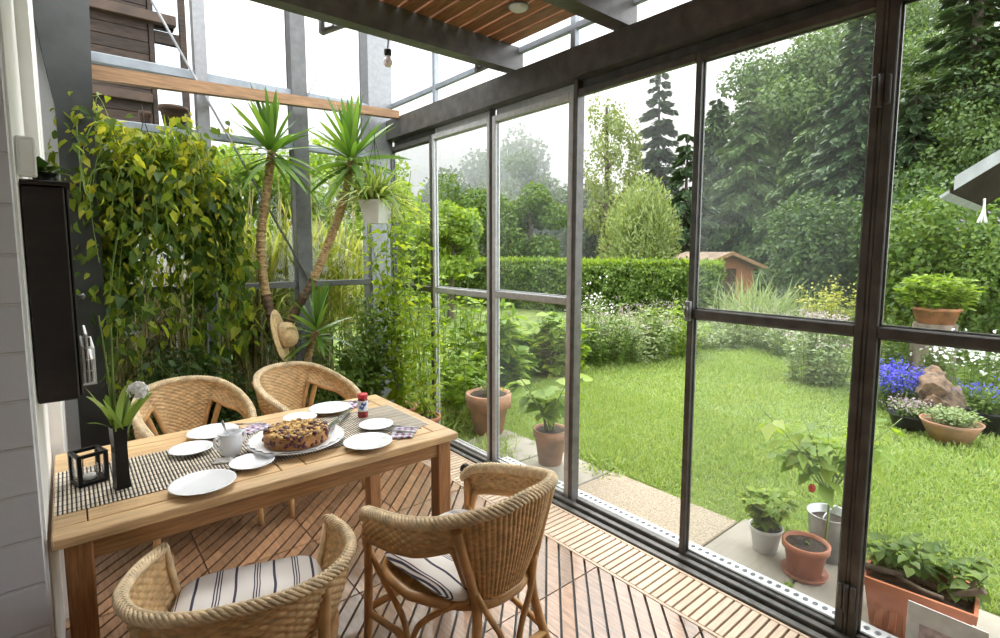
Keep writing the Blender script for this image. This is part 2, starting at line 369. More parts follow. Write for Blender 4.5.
def leaves(name, pos, d, nr, size, mat, parent=None, T=T_LEAF, **kw):
    """one mesh of leaves: base points, axis directions, normals, lengths"""
    V, Q = T; d = norm(d); x = norm(np.cross(d, nr)); z = np.cross(x, d); n = len(pos)
    size = np.broadcast_to(np.asarray(size, float), (n,))
    M = np.stack([x, d, z], 1)*size[:, None, None]
    W = np.einsum('vk,nkc->nvc', V, M)+np.asarray(pos)[:, None, :]
    QQ = (Q[None]+np.arange(n)[:, None, None]*len(V)).reshape(-1, Q.shape[1])
    return mesh_np(name, W, QQ, mat, parent, **kw)
def blades(name, base, d, Ln, W, droop, mat, parent=None, seg=6, taper=.8, **kw):
    base = np.asarray(base, float); n = len(base); d = norm(np.asarray(d, float))
    Ln = np.broadcast_to(Ln, (n,)); W = np.broadcast_to(W, (n,)); droop = np.broadcast_to(droop, (n,))
    side = norm(np.cross(d, np.array([0, 0, 1.])+rng.normal(size=(n, 3))*.25))
    s = np.linspace(0, 1, seg+1)[None, :, None]
    p = base[:, None]+d[:, None]*(Ln[:, None, None]*s)+np.array([0, 0, -1.])*(droop*Ln)[:, None, None]*s**2
    w = np.clip(np.minimum(1, .45+s*3)*(1-s**3)**taper, .03, 1)*W[:, None, None]*.5
    V = np.stack([p-side[:, None]*w, p+side[:, None]*w], 2).reshape(n, -1, 3)
    k = np.arange(seg)*2; q = np.stack([k, k+1, k+3, k+2], 1)
    Q = (q[None]+np.arange(n)[:, None, None]*(2*(seg+1))).reshape(-1, 4)
    return mesh_np(name, V, Q, mat, parent, **kw)
def cloud(name, blobs, n, size, mat, parent=None, T=T_LEAF, up=.35, hang=.25, fill=.35, **kw):
    """leaves over ellipsoid clumps [(centre, radii)]"""
    C = np.array([b[0] for b in blobs], float); R = np.array([b[1] if np.ndim(b[1]) else (b[1],)*3 for b in blobs], float)
    w = (R[:, 0]*R[:, 2]+R[:, 0]*R[:, 1]); w /= w.sum(); i = rng.choice(len(blobs), n, p=w)
    u = rdir(n); u[:, 2] = np.where(rng.random(n) < .25, -np.abs(u[:, 2]), u[:, 2])
    rad = np.where(rng.random(n) < fill, rng.random(n)**.5, 1+rng.normal(size=n)*.07)
    p = C[i]+u*R[i]*rad[:, None]
    d = u*.6+rdir(n)*.8+np.array([0, 0, -hang]); nr = u+np.array([0, 0, up])+rdir(n)*.55
    return leaves(name, p, d, nr, size*rng.uniform(.65, 1.25, n), mat, parent, T, **kw)
def crm(pts, n):
    """Catmull-Rom through pts, n samples"""
    q = np.array(pts, float); q = np.vstack([2*q[0]-q[1], q, 2*q[-1]-q[-2]]); k = len(q)-3
    out = []
    for t in np.linspace(0, k-1e-6, n):
        i = int(t); u = t-i; a, b, c, d = q[i:i+4]
        out.append(.5*((2*b)+(c-a)*u+(2*a-5*b+4*c-d)*u*u+(3*b-a-3*c+d)*u**3))
    return np.array(out)
def struct(mb, name, mat, label, cat, parent=None):
    return mb.build(name, mat, parent, kind='structure', label=label, category=cat)
# ================================================================== SETTING
def onY(x, y, Y):
    q = (x-500)/F*RX - (y-CY)/F*UX + _fw
    return CAM+q*Y/q[1]
# ---- floor: hardwood tiles of slats laid at 45 degrees
def clip(poly, a, b, c):
    out = []
    for i in range(len(poly)):
        p, q = poly[i], poly[(i+1) % len(poly)]; fp, fq = a*p[0]+b*p[1]-c, a*q[0]+b*q[1]-c
        if fp <= 0: out.append(p)
        if fp*fq < 0: t = fp/(fp-fq); out.append((p[0]+t*(q[0]-p[0]), p[1]+t*(q[1]-p[1])))
    return out
fl = MB(); S2 = math.sqrt(.5)
for i in range(-1, 6):
    for j in range(-5, 6):
        x1 = 1.99-.51*i; x0 = x1-.507; y0 = 1.045+.575*j; y1 = y0+.572
        if y0 > 4.4 or y1 < -1.2 or x0 > 1.9: continue
        y1 = min(y1, 4.4); rect = [(x0+.0015, y0+.0015), (x1-.0015, y0+.0015), (x1-.0015, y1-.0015), (x0+.0015, y1-.0015)]
        vmin, vmax = S2*(y0-x1), S2*(y1-x0)
        k = math.floor(vmin/.065)
        while k*.065 < vmax:
            a = k*.065; p = clip(clip(rect, -S2, S2, a+.0535), S2, -S2, -a)
            if len(p) > 2:
                c = np.mean(p, 0); p = [tuple(c+(np.array(q)-c)*.999) for q in p]
                fl.prism(p, 'z', -.022, 0)
            k += 1
fl.build('floor', MT['deck'], kind='structure', label='brown hardwood deck tile floor with slats laid diagonally', category='floor')
fo = bpy.data.objects['floor']
MB().box(-1.6, 2.34, -1.3, 4.6, -.06, -.0225).build('underlay', MT['rubber'], fo)
pd = MB(); y = -1.2
while y < 4.36: pd.bbox(2.012, 2.272, y, y+.0305, -.02, .001, .0015); y += .0395
pd.bbox(1.992, 2.010, -1.2, 4.38, -.02, .0012, .002); pd.bbox(2.274, 2.290, -1.2, 4.38, -.02, .0012, .002)
pd.build('border_slats', MT['pale_deck'], fo, label='pale cross-laid slat border along the glass')
# ---- left wall, back wall, ceiling boards
wl = MB().box(-1.0, -.095, 1.90, 1.985, -.02, 4.2)
struct(wl, 'wall_left', MT['white_brick'], 'white painted block pier at the left edge beside the table', 'wall')
wlo = bpy.data.objects['wall_left']
w2 = MB().box(-1.0, -.089, 1.986, 2.85, -.02, 4.2).box(-1.0, -.048, 2.851, 3.3, -.02, 4.2).box(-1.0, -.046, 3.301, 3.94, -.02, 4.2).box(-1.0, .03, 4.062, 4.50, -.02, 4.2)
w2.build('recess_blocks', MT['white'], wlo)
MB().box(-1.12, -1.002, -1.3, 1.99, -.02, 4.2).build('rear_blocks', MT['white'], wlo)
struct(MB().box(2.38, 2.46, -1.305, -.105, -.02, 4.2), 'wall_right_added', MT['white'], 'added unseen white wall beyond the last glass leaf, blocking daylight', 'wall')  # added out of view to cut daylight on the left pier
struct(MB().box(-1.12, 2.46, -1.42, -1.305, -.02, 4.2), 'wall_back', MT['timber'], 'unseen house wall behind the dining corner, made brown to cut bounced light', 'wall')  # unseen back wall, added in brown to keep the near corner darker
ce = MB(); x = -.98
while x < 2.30: ce.bbox(x, x+.089, -1.3, 2.79, 2.9255, 2.95, .003); x += .1035
struct(ce, 'ceiling', MT['ceil'], 'reddish brown board ceiling laid between the steel cross beams', 'ceiling')
# ---- steel: main beam over the glass wall (channel), cross beams, column, posts
mbm = MB().prism([(2.336,2.598),(2.446,2.598),(2.446,2.606),(2.352,2.611),(2.352,2.752),(2.446,2.757),(2.446,2.766),(2.336,2.766)], 'y', -1.3, 4.5)
mbm.box(2.353, 2.44, -1.3, 4.5, 2.615, 2.75)
struct(mbm, 'beam_main', MT['steel'], 'long dark steel channel beam running above the glass wall', 'beam')
def ibeam(y, x0, x1, z0, h, w, mb=None):
    m = mb or MB()
    m.box(x0, x1, y-w/2, y+w/2, z0, z0+.011).box(x0, x1, y-w/2, y+w/2, z0+h-.011, z0+h).box(x0, x1, y-.006, y+.006, z0+.011, z0+h-.011)
    return m
b1 = MB().prism([(2.675,2.775),(2.765,2.775),(2.765,2.787),(2.690,2.790),(2.690,2.912),(2.765,2.915),(2.765,2.925),(2.675,2.925)], 'x', -.6, 2.42)
struct(b1, 'beam_far', MT['steel'], 'dark steel cross beam at the far edge of the board ceiling', 'beam')
b2 = MB().prism([(1.775,2.775),(1.875,2.775),(1.875,2.787),(1.790,2.790),(1.790,2.912),(1.875,2.915),(1.875,2.925),(1.775,2.925)], 'x', -1.0, 2.42)
struct(b2, 'beam_near', MT['steel'], 'dark steel cross beam nearer the viewer under the board ceiling', 'beam')
cm = MB().prism([(.012,-.02),(.165,-.02),(.185,2.35),(.21,3.3),(-.10,3.3),(-.058,2.97),(-.028,2.74),(-.004,2.55),(.014,2.42),(.016,2.25)], 'y', 3.945, 4.06)
struct(cm, 'column_left', MT['steel_column'], 'broad dark steel column with a flared head left of the hanging vine', 'column')
tp = MB().prism([(.186,2.648),(2.335,2.748),(2.335,2.812),(.186,2.735)], 'y', 4.19, 4.25)
struct(tp, 'trim_timber', MT['timber'], 'raw timber bar spanning from the column to the main beam', 'beam')
def post(name, x0, x1, y0, y1, z1, mat, lab):
    m = MB().box(x0, x1, y0, y0+.012, -.03, z1).box(x0, x1, y1-.012, y1, -.03, z1).box((x0+x1)/2-.006, (x0+x1)/2+.006, y0+.012, y1-.012, -.03, z1)
    m.bbox(x0+.004, x1-.004, y0+.013, y1-.013, -.03, z1-.02, .003)
    struct(m, name, mat, lab, 'post')
post('post_column_1', .815, .895, 4.43, 4.53, 5.2, MT['steel_light'], 'pale steel post of the end wall behind the vine')
post('post_column_2', 1.50, 1.62, 4.43, 4.56, 5.2, MT['steel_mid'], 'steel post of the end wall behind the yucca trunks')
post('post_column_3', 2.17, 2.40, 4.44, 4.62, 5.2, MT['steel_light'], 'wide corner post where the end wall meets the glass wall')
def rail(name, x0, x1, z0, z1, y0, y1, mat, lab):
    struct(MB().bbox(x0, x1, y0, y1, z0, z1, .004), name, mat, lab, 'rail')
rail('trim_1', .17, 2.18, 1.285, 1.335, 4.455, 4.505, MT['steel_mid'], 'steel transom across the end wall at table-plant height')
rail('trim_2', .17, 2.18, 2.42, 2.475, 4.455, 4.505, MT['rail_grey'], 'grey rail across the end wall below the timber bar')
rail('trim_3', .17, 2.18, 2.83, 2.895, 4.455, 4.505, MT['rail_grey'], 'grey upper rail across the end wall above the timber bar')
rail('trim_4', .0, 2.4, -.02, .06, 4.42, 4.52, MT['steel'], 'steel sill along the foot of the end wall')
for n, (x0, x1) in enumerate(((.19,.81),(.90,1.495),(1.625,2.165))):
    w = thing('window_%d' % (n+6), 'fixed glass bay of the end wall, %s' % ['behind the hanging vine','behind the two yucca trunks','next to the corner post'][n], 'window', kind='structure')
    for z0, z1 in ((.06,1.284),(1.336,2.419)):
        MB().box(x0, x1, 4.478, 4.484, z0, z1).build('pane', MT['glass'], w)
# ---- the glass wall at x = 2.40
def bay(name, y0, y1, mat, lab, tz=1.285, sw=.034, gm='glass', xo=0., kind='window', kids=None):
    w = thing(name, lab, kind, kind='structure'); x0, x1 = 2.378+xo, 2.418+xo
    f = MB()
    for a, b in ((y0, y0+sw), (y1-sw, y1)): f.bbox(x0, x1, a, b, .012, 2.54, .004)
    f.bbox(x0, x1, y0+sw, y1-sw, 2.498, 2.54, .004); f.bbox(x1+.004, x1+.016, y0, y1, 2.535, 2.5975, .002); f.bbox(x0, x1, y0+sw, y1-sw, .012, .045, .004)
    f.bbox(x0, x1, y0+sw, y1-sw, tz-.022, tz+.022, .005)
    for a, b in ((.045, .053), (tz-.030, tz-.022), (tz+.022, tz+.030), (2.490, 2.498)): f.box(x1-.014, x1-.004, y0+sw, y1-sw, a, b)
    for a, b in ((y0+sw, y0+sw+.008), (y1-sw-.008, y1-sw)): f.box(x1-.014, x1-.004, a, b, .045, 2.498)
    f.build('frame', mat, w)
    for a, b in ((.045, tz-.022), (tz+.022, 2.498)):
        MB().box((x0+x1)/2-.003, (x0+x1)/2+.003, y0+sw, y1-sw, a, b).build('pane', MT[gm], w)
    return w
bay('window_1', 3.757, 4.45, MT['steel'], 'corner glass bay with climbing plant in front of it', sw=.026, tz=1.268)
bay('window_2', 2.985, 3.743, MT['frame_glare'], 'glass bay between the corner bay and the slid door', sw=.030, tz=1.27)
dr = bay('door_1', 2.19, 2.965, MT['frame_glare'], 'glass door leaf slid open, framed in galvanised steel paled with glare', tz=1.285, sw=.040, xo=.008, gm='glass_haze', kind='door')
w4 = bay('window_4', .648, 1.40, MT['steel'], 'large glass leaf in dark frame beside the open doorway', tz=1.287, sw=.030, gm='glass_haze')
w5 = bay('window_5', -.10, .634, MT['steel'], 'nearest glass leaf at the right edge with the planter outside', tz=1.287, sw=.032)
hb = MB()   # hinges and latch
for zz in (.19, 2.19): 
    for yy in (.620, .662): hb.bbox(2.362, 2.377, yy-.010, yy+.010, zz-.055, zz+.055, .004)
    hb.tube([(2.364,.641,zz-.06),(2.364,.641,zz+.06)], .009, 8)
hb.build('hinge', MT['steel'], w4)
MB().bbox(2.350, 2.377, 1.372, 1.398, 1.25, 1.35, .004).tube([(2.345,1.385,1.28),(2.345,1.385,1.325)], .009, 8).build('latch', MT['steel_light'], w4)
jb = MB().bbox(2.375, 2.445, 2.15, 2.183, .012, 2.597, .005).bbox(2.380, 2.418, 1.402, 2.148, 2.50, 2.54, .004).bbox(2.422, 2.434, 1.402, 2.148, 2.535, 2.5975, .002).bbox(2.380, 2.42, 1.404, 2.118, .005, .05, .004)
struct(jb, 'trim_5', MT['steel'], 'steel jamb and head of the open doorway', 'door frame')
struct(MB().bbox(2.376, 2.43, 2.969, 2.982, .012, 2.597, .003).bbox(2.380, 2.425, .6345, .6475, .012, 2.597, .003).bbox(2.376,2.43,-.118,-.102,.012,2.597,.003), 'trim_6', MT['steel'], 'narrow steel mullions of the glass wall', 'trim')
sl = MB().bbox(2.293, 2.330, -1.3, 4.42, -.03, .012, .003).bbox(2.338, 2.374, -1.3, 4.42, -.03, .03, .004).bbox(2.331, 2.337, -1.3, 4.42, -.03, -.006, .001).bbox(2.374, 2.43, -1.3, 4.42, -.03, .011, .003)
struct(sl, 'trim_7', MT['steel'], 'dark steel floor track under the glass wall', 'track')
# perforated edging
pe = MB(); y = -.9
while y < 2.95:
    c = (2.526, y+.02); q = [(c[0]+.017*math.cos(PI/8+PI/4*k), c[1]+.013*math.sin(PI/8+PI/4*k)) for k in range(8)]
    o = [(2.556,y+.028),(2.534,y+.04),(2.518,y+.04),(2.496,y+.028),(2.496,y+.012),(2.518,y),(2.534,y),(2.556,y+.012)]
    vs = [(*p, .006) for p in q]+[(*p, .006) for p in o]+[(*p, -.02) for p in q]
    pe.add(vs, [(k, 8+k, 8+(k+1) % 8, (k+1) % 8) for k in range(8)]+[(k, (k+1) % 8, 16+(k+1) % 8, 16+k) for k in range(8)]+[tuple(range(16,24))])
    for a, b, d in (((2.556,y),(2.556,y+.012),(2.534,y)), ((2.496,y),(2.518,y),(2.496,y+.012)), ((2.556,y+.04),(2.534,y+.04),(2.556,y+.028)), ((2.496,y+.04),(2.496,y+.028),(2.518,y+.04))):
        pe.add([(*a,.006),(*b,.006),(*d,.006)], [(0,1,2)])
    y += .04
pe.box(2.490, 2.496, -.9, 2.95, -.05, .0065).box(2.556, 2.559, -.9, 2.95, -.05, .0065)
struct(pe, 'trim_8', solid('bright_zinc', (.62,.64,.66), .4, .3, .08), 'perforated bright metal edging strip outside the sill', 'edging')
# upper glazing bars over the main beam
up = MB().bbox(2.38, 2.41, -1.3, 4.5, 2.885, 2.925, .003)
for yy in (2.195, 3.70, .7): up.bbox(2.375, 2.415, yy-.02, yy+.02, 2.77, 4.6, .003)
struct(up, 'trim_9', MT['rail_grey'], 'thin grey glazing bars above the main beam', 'trim')
# bracing cables of the end wall
def cable(pts, r, name, lab, mat='steel_light', n=6):
    m = MB().tube(pts, r, n); return m.build(name, MT[mat], None, label=lab, category='cable')
a, b = onY(140,-20,4.40), onY(318,296,4.40)
cable([a, b], .009, 'brace_rod', 'steel brace rod slanting from the upper left down behind the yucca leaves')
cable([onY(337,40,4.40), onY(303,104,4.40)], .004, 'brace_wire', 'thin brace wire slanting above the timber bar near the yucca heads', 'rail_grey')
# brackets under the cross beam
for (px, py, lab) in ((330, 30, 'grey steel bracket under the far cross beam above the yuccas'), (482, 68, 'grey steel bracket at the end of the far cross beam')):
    c = onY(px, py, 2.86); t = thing('steel_bracket', lab, 'bracket', c)
    MB().tube([(-.045,0,.07),(-.045,0,-.03)], .018, 4).tube([(-.05,0,-.025),(.08,0,.05)], .018, 4).build('bent_tube', MT['steel_light'], t)
    MB().bbox(-.06,.03,-.13,.02,.06,.075,.003).build('plate', MT['steel'], t)
# pendant bulb
c = onY(388, 61, 2.80); t = thing('pendant_bulb', 'bare pink-tinted bulb hanging in a black socket under the far cross beam', 'lamp', c)
MB().lathe([(0,-.034),(.014,-.031),(.024,-.018),(.026,-.004),(.021,.012),(.013,.024),(.012,.034),(0,.034)], 16).build('bulb', MT['bulb'], t)
MB().lathe([(.013,.028),(.020,.032),(.022,.06),(.012,.068),(.004,.07),(0,.07)], 14).build('socket', MT['black'], t)
MB().tube([(0,0,.07),(.004,0,.11),(-.012,-.02,.14),(-.045,-.05,.16)], .004, 6).build('cord', MT['black'], t)
# flush ceiling lamp
c = (1.99, 2.24, 2.924); t = thing('ceiling_lamp', 'small round white lamp set under the ceiling boards', 'lamp', c)
MB().lathe([(0,-.028),(.03,-.026),(.048,-.016),(.052,-.006)], 24).build('diffuser', MT['white_plastic'], t)
MB().lathe([(.052,-.006),(.058,-.010),(.060,0),(0,0)], 24).build('rim', MT['steel_light'], t)
# cupboard on the wall, rack, box
t = thing('wall_cupboard', 'narrow dark brown wall cupboard above the left end of the table', 'cupboard')
MB().bbox(-.0865, .014, 2.10, 2.62, 1.128, 1.79, .004).build('carcass', MT['cupboard'], t)
MB().bbox(-.0865, .030, 2.09, 2.63, 1.791, 1.806, .003).build('cornice', MT['cupboard'], t)
d = MB().bbox(.015, .024, 2.11, 2.61, 1.135, 1.785, .003).build('door', MT['cupboard'], t)
MB().lathe([(0,0),(.006,0),(.006,.01),(.010,.018),(0,.024)], 10).build('knob', MT['steel_light'], d); bpy.data.objects['knob'].matrix_local = Matrix.Translation((.024,2.15,1.45)) @ Matrix.Rotation(PI/2, 4, 'Y')
t = thing('letter_rack', 'small wire letter rack hanging on the dark cupboard', 'letter rack')
rk = MB()
for zz in (1.14, 1.18, 1.22, 1.26):
    rk.tube([(.026,2.28,zz),(.062,2.28,zz),(.062,2.58,zz),(.026,2.58,zz)], .0022, 5)
for k in range(7): rk.tube([(.062,2.28+.05*k,1.14),(.062,2.28+.05*k,1.26)], .002, 5)
rk.tube([(.044,2.28,1.14),(.044,2.28,1.26)], .002, 5)
rk.bbox(.026, .064, 2.28, 2.58, 1.132, 1.138, .001)
rk.build('wire_basket', MT['white_plastic'], t)
for k, (x, h, mm) in enumerate(((.028,.13,'paper'),(.040,.17,'paper'),(.052,.08,'paper'))):
    o = MB().bbox(x, x+.007, 2.285, 2.57, 1.139, 1.139+h, .001).build('envelope', MT[mm]); o['label'] = ['white envelope at the back of the letter rack','tallest pale envelope in the letter rack','short pale envelope at the front of the letter rack'][k]; o['category'] = 'envelope'
t = thing('junction_box', 'small white electrical box on the wall above the cupboard', 'box')
MB().bbox(-.088, -.044, 2.06, 2.10, 1.812, 1.925, .004).build('housing', MT['white_plastic'], t)
MB().bbox(-.08, -.052, 2.057, 2.0598, 1.822, 1.915, .001).build('cover', MT['white_plastic'], t)
# floor by the sill
t = thing('terracotta_dish', 'small round clay dish on the floor behind the table leg', 'dish', (2.16,3.36,.0015))
MB().lathe([(0,0),(.05,0),(.075,.018),(.085,.05),(.080,.052),(.066,.02),(0,.012)], 28).build('bowl', MT['terra'], t)
MB().disc(.064, .019).build('water', MT['soil'], t)
MB().bbox(-.035,.035,-.022,.022,0,.034,.008).prism([(-.03,.034),(.03,.034),(.02,.048),(-.01,.048)],'y',-.018,.018).build('doorstop', MT['black'], None, label='small black doorstop lying on the slat border', category='doorstop').location = (2.15,2.98,.0015)
m = MB().tube(crm([(.10,1.99,.28),(.12,1.94,.30),(.17,1.93,.27),(.20,1.95,.15),(.21,2.0,.03),(.26,2.1,.008),(.4,2.3,.008)], 40), .006, 8); m.bbox(.07,.105,1.975,2.01,.26,.30,.004)
m.build('black_cord', MT['black'], None, label='black power cord hanging beside the front left table leg', category='cord')
# paper sheet fixed to the near pane outside
a = MB(); q = [G(q[0], q[1]) for q in ()]
# ================================================================== TABLE
TX0, TX1, TY0, TY1, TZ = -.078, 1.372, 1.955, 2.80, .75
t = thing('dining_table', 'oiled teak dining table laid for cake beside the left wall', 'table')
fr = MB(); bw = .085; g = .004
fr.bbox(TX0, TX1, TY0, TY0+bw, TZ-.034, TZ, .004).bbox(TX0, TX1, TY1-bw, TY1, TZ-.034, TZ, .004)
fr.bbox(TX0, TX0+bw, TY0+bw+.001, TY1-bw-.001, TZ-.034, TZ, .004).bbox(TX1-bw, TX1, TY0+bw+.001, TY1-bw-.001, TZ-.034, TZ, .004)
xm = (TX0+TX1)/2; fr.bbox(xm-.045, xm+.045, TY0+bw+.001, TY1-bw-.001, TZ-.034, TZ, .003)
iy0, iy1 = TY0+bw+g, TY1-bw-g; k = 7; w = (iy1-iy0)/k
for a, b in ((TX0+bw+g, xm-.045-g), (xm+.045+g, TX1-bw-g)):
    for i in range(k): fr.bbox(a, b, iy0+i*w+.002, iy0+(i+1)*w-.002, TZ-.03, TZ-.0005, .002)
fr.build('tabletop', MT['teak'], t)
MB().box(TX0+.05, TX1-.05, TY0+.05, TY1-.05, TZ-.036, TZ-.0345).build('underside', MT['black'], t)
ap = MB(); i = .035
ap.bbox(TX0+i, TX1-i, TY0+i, TY0+i+.022, .645, TZ-.035, .003).bbox(TX0+i, TX1-i, TY1-i-.022, TY1-i, .645, TZ-.035, .003)
ap.bbox(TX0+i, TX0+i+.022, TY0+i, TY1-i, .645, TZ-.035, .003).bbox(TX1-i-.022, TX1-i, TY0+i, TY1-i, .645, TZ-.035, .003)
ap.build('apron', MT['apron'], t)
for x in (TX0+.025, TX1-.095):
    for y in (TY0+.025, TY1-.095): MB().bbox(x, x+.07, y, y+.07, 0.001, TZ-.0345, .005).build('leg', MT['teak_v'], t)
# runner of bamboo sticks
t = thing('bamboo_runner', 'black and cream bamboo stick runner laid along the table', 'table runner')
rl, rd, rt = MB(), MB(), MB(); x = TX0+.004; i = 0
while x < 1.325:
    (rl if i % 2 == 0 else rd).bbox(x, x+(.0070 if i % 2 == 0 else .0040), 2.135, 2.555, TZ+.0004, TZ+.0032, .001)
    x += .0075 if i % 2 == 0 else .0045; i += 1
for y in np.linspace(2.16, 2.53, 9): rt.box(TX0+.004, 1.325, y-.0012, y+.0012, TZ+.0033, TZ+.0037)
rl.build('cream_sticks', solid('cream_bamboo', (.72,.64,.52), .5, 0, .12, 12, island=.12), t); rd.build('black_sticks', solid('black_bamboo', (.035,.03,.026), .5, 0, .2), t); rt.build('binding_thread', MT['black'], t)
ZT = TZ+.0042
def plate(name, label, px, py, r, cat='plate', rx=None):
    c = G(px, py, ZT+.018); t = MB(); r *= .9
    s = r/.118
    t.lathe([(0,0),(.066*s,0),(.068*s,.004),(.085*s,.009),(.112*s,.0165),(.118*s,.019),(.1175*s,.0205),(.110*s,.0185),(.084*s,.0115),(.070*s,.008),(0,.0078)], 48)
    o = t.build(name, MT['china'], None, label=label, category=cat, group='white plates on the table'); o.location = (c[0], c[1], ZT); return o
plate('dinner_plate', 'large white plate at the near left table edge, in front of the vase', 203, 482, .120)
plate('side_plate', 'small white plate beside the bowl at the near table edge', 252, 461, .092)
plate('side_plate', 'small white plate lying on the runner between vase and sugar bowl', 191, 448, .092)
plate('dinner_plate', 'large white plate behind the sugar bowl at the far table edge', 213, 431, .118)
plate('side_plate', 'small white plate half hidden behind the cake', 300, 417, .090)
plate('dinner_plate', 'large white plate at the far table edge behind the cake knife', 330, 407.5, .118)
plate('dinner_plate', 'large white plate at the near table edge right of the cake', 368, 441, .116)
plate('side_plate', 'small white plate right of the cake beside the red-lidded jar', 376, 424, .090)
# cake
c = G(297, 443.5, ZT); t = thing('cake_plate', 'large white cake platter under the crumble cake', 'platter', (c[0],c[1],ZT)); t['group'] = None; del t['group']
MB().lathe([(0,0),(.11,0),(.115,.005),(.16,.014),(.20,.026),(.2,.029),(.158,.019),(.115,.010),(0,.009)], 56).build('dish', MT['china'], t)
t2 = MB().lathe([(0,0),(.13,0),(.165,.008),(.192,.022)], 96, wob=lambda a, r, z: (.03*math.sin(a*24)+.015*math.sin(a*7)) if r > .15 else 0)
o = t2.build('paper_doily', MT['paper'], None, label='scalloped white paper doily between cake and platter', category='doily'); o.location = (c[0],c[1],ZT+.0105); mo = o.modifiers.new('s','SOLIDIFY'); mo.thickness = .001
t = thing('crumble_cake', 'round golden crumble cake with dark fruit on the white platter', 'cake', (c[0],c[1],ZT+.0125))
MB().lathe([(0,0),(.122,0),(.130,.006),(.133,.036),(.129,.048),(.106,.052),(0,.050)], 64, wob=lambda a, r, z: .012*math.sin(a*9)+.008*math.sin(a*23+z*90)).build('base', MT['dried'], t)
cr, fu = MB(), MB()
for i in range(420):
    r = .124*math.sqrt(random.random()); a = random.uniform(0, 2*PI); s = random.uniform(.006, .012)
    (cr if random.random() < .72 else fu).blob((r*math.cos(a), r*math.sin(a), .052+random.uniform(-.002,.008)), (s, s, s*.75), 6, .3)
for i in range(70):
    a = random.uniform(0, 2*PI); s = random.uniform(.006, .011); fu.blob((.129*math.cos(a), .129*math.sin(a), random.uniform(.012,.045)), s, 6, .3)
cr.build('crumble', MT['crumble'], t); fu.build('fruit', MT['fruit'], t)
# cake knife
a, b = G(326, 429, ZT+.045), G(350, 410, ZT+.012); v = Vector(b-a); t = thing('cake_knife', 'long cake knife leaning from the platter rim towards the jar', 'knife', a, math.atan2(v.y, v.x))
ln = v.length; tilt = -math.atan2(v.z, math.hypot(v.x, v.y)); MR = Matrix.Rotation(tilt, 4, 'Y')
m = MB(); m.prism([(0,-.012),(.03,-.018),(ln*.55,-.013),(ln*.55,.013),(0,.010)], 'z', -.001, .001); m.v = [tuple(MR @ Vector(p)) for p in m.v]; m.build('blade', MT['silver'], t)
m = MB().bbox(ln*.55, ln, -.010, .010, -.005, .007, .003); m.v = [tuple(MR @ Vector(p)) for p in m.v]; m.build('handle', MT['silver'], t)
# sugar bowl with two handles, spoon
c = G(231, 455, ZT); t = thing('sugar_bowl', 'white two-handled china bowl with a spoon in it', 'bowl', (c[0],c[1],ZT), .35)
MB().lathe([(0,0),(.030,0),(.031,.006),(.040,.02),(.045,.05),(.044,.082),(.047,.098),(.044,.098),(.041,.082),(.042,.05),(.036,.022),(0,.012)], 40).build('body', MT['china'], t)
for s in (-1, 1): MB().tube(crm([(s*.042,0,.080),(s*.062,0,.086),(s*.068,0,.066),(s*.058,0,.046),(s*.043,0,.040)], 16), .0055, 8).build('handle', MT['china'], t)
MB().lathe([(0,.062),(.041,.060)], 24).build('sugar', MT['paper'], t)
t = thing('teaspoon', 'dark teaspoon standing in the sugar bowl', 'spoon', (c[0],c[1],ZT))
MB().tube(crm([(.005,.0,.055),(-.012,.01,.10),(-.022,.018,.145)], 10), [.003]*5+[.0035,.004,.005,.0055,.004], 8).build('stem', MT['silver'], t)
MB().blob((.012,-.005,.042), (.012,.012,.018), 10, 0).build('bowl', MT['silver'], t)
# jar
c = G(363, 416.5, ZT); t = thing('jam_jar', 'small white and blue labelled jar with a red lid', 'jar', (c[0],c[1],ZT))
MB().lathe([(0,0),(.024,0),(.026,.004),(.026,.032)], 28).lathe([(.026,.085),(.022,.094),(.021,.097)], 28).build('glass_body', solid('red_jam', (.30,.03,.04), .15), t)
MB().lathe([(.0262,.032),(.0264,.033),(.0264,.086),(.0262,.087)], 28).build('label_band', MT['white_plastic'], t)
bl = MB()
for a0, a1, z0, z1 in ((3.6,4.5,.045,.060),(4.0,5.0,.062,.076),(.2,1.2,.05,.07),(2.0,2.8,.05,.07)):
    bl.add([(.0267*math.cos(a0+(a1-a0)*i/8), .0267*math.sin(a0+(a1-a0)*i/8), z0+(z1-z0)*j+.004*math.sin(i)) for j in (0,1) for i in range(9)], [(i,i+1,i+10,i+9) for i in range(8)])
bl.build('blue_mark', solid('label_blue', (.05,.10,.42), .4), t)
MB().lathe([(.021,.097),(.0255,.098),(.0262,.101),(.0262,.116),(.024,.119),(0,.119)], 28).build('lid', MT['lid'], t)
# napkins and cutlery
def napkin(px, py, rz, w, h, label, mat='plaid'):
    c = G(px, py, ZT); n = 14; V = []; 
    for z in (0, 1):
        for i in range(n+1):
            for j in range(n+1):
                u, v = i/n-.5, j/n-.5; hh = .0015+.006*(.5+.5*math.sin(u*9+v*4+px))*(1-abs(2*u)**4)*(1-abs(2*v)**4)+.002*math.sin(v*17+px)
                V.append((u*w*(1+.06*math.sin(v*6+px)), v*h*(1+.08*math.sin(u*5)), max(.0005, hh)+.003 if z else 0.0))
    q = (n+1)**2; Fs = []
    for i in range(n):
        for j in range(n):
            a = i*(n+1)+j; Fs += [(q+a, q+a+n+1, q+a+n+2, q+a+1), (a, a+1, a+n+2, a+n+1)]
    for i in range(n):
        for a, b in ((i*(n+1), (i+1)*(n+1)), ((i+1)*(n+1)+n, i*(n+1)+n), (i+1, i), (n*(n+1)+i, n*(n+1)+i+1)): Fs.append((a, b, q+b, q+a))
    o = MB().add(V, Fs, 0, True).build('napkin', MT[mat], None, label=label, category='napkin', group='folded napkins on the table'); o.location = (c[0],c[1],ZT); o.rotation_euler = (0,0,rz); return c
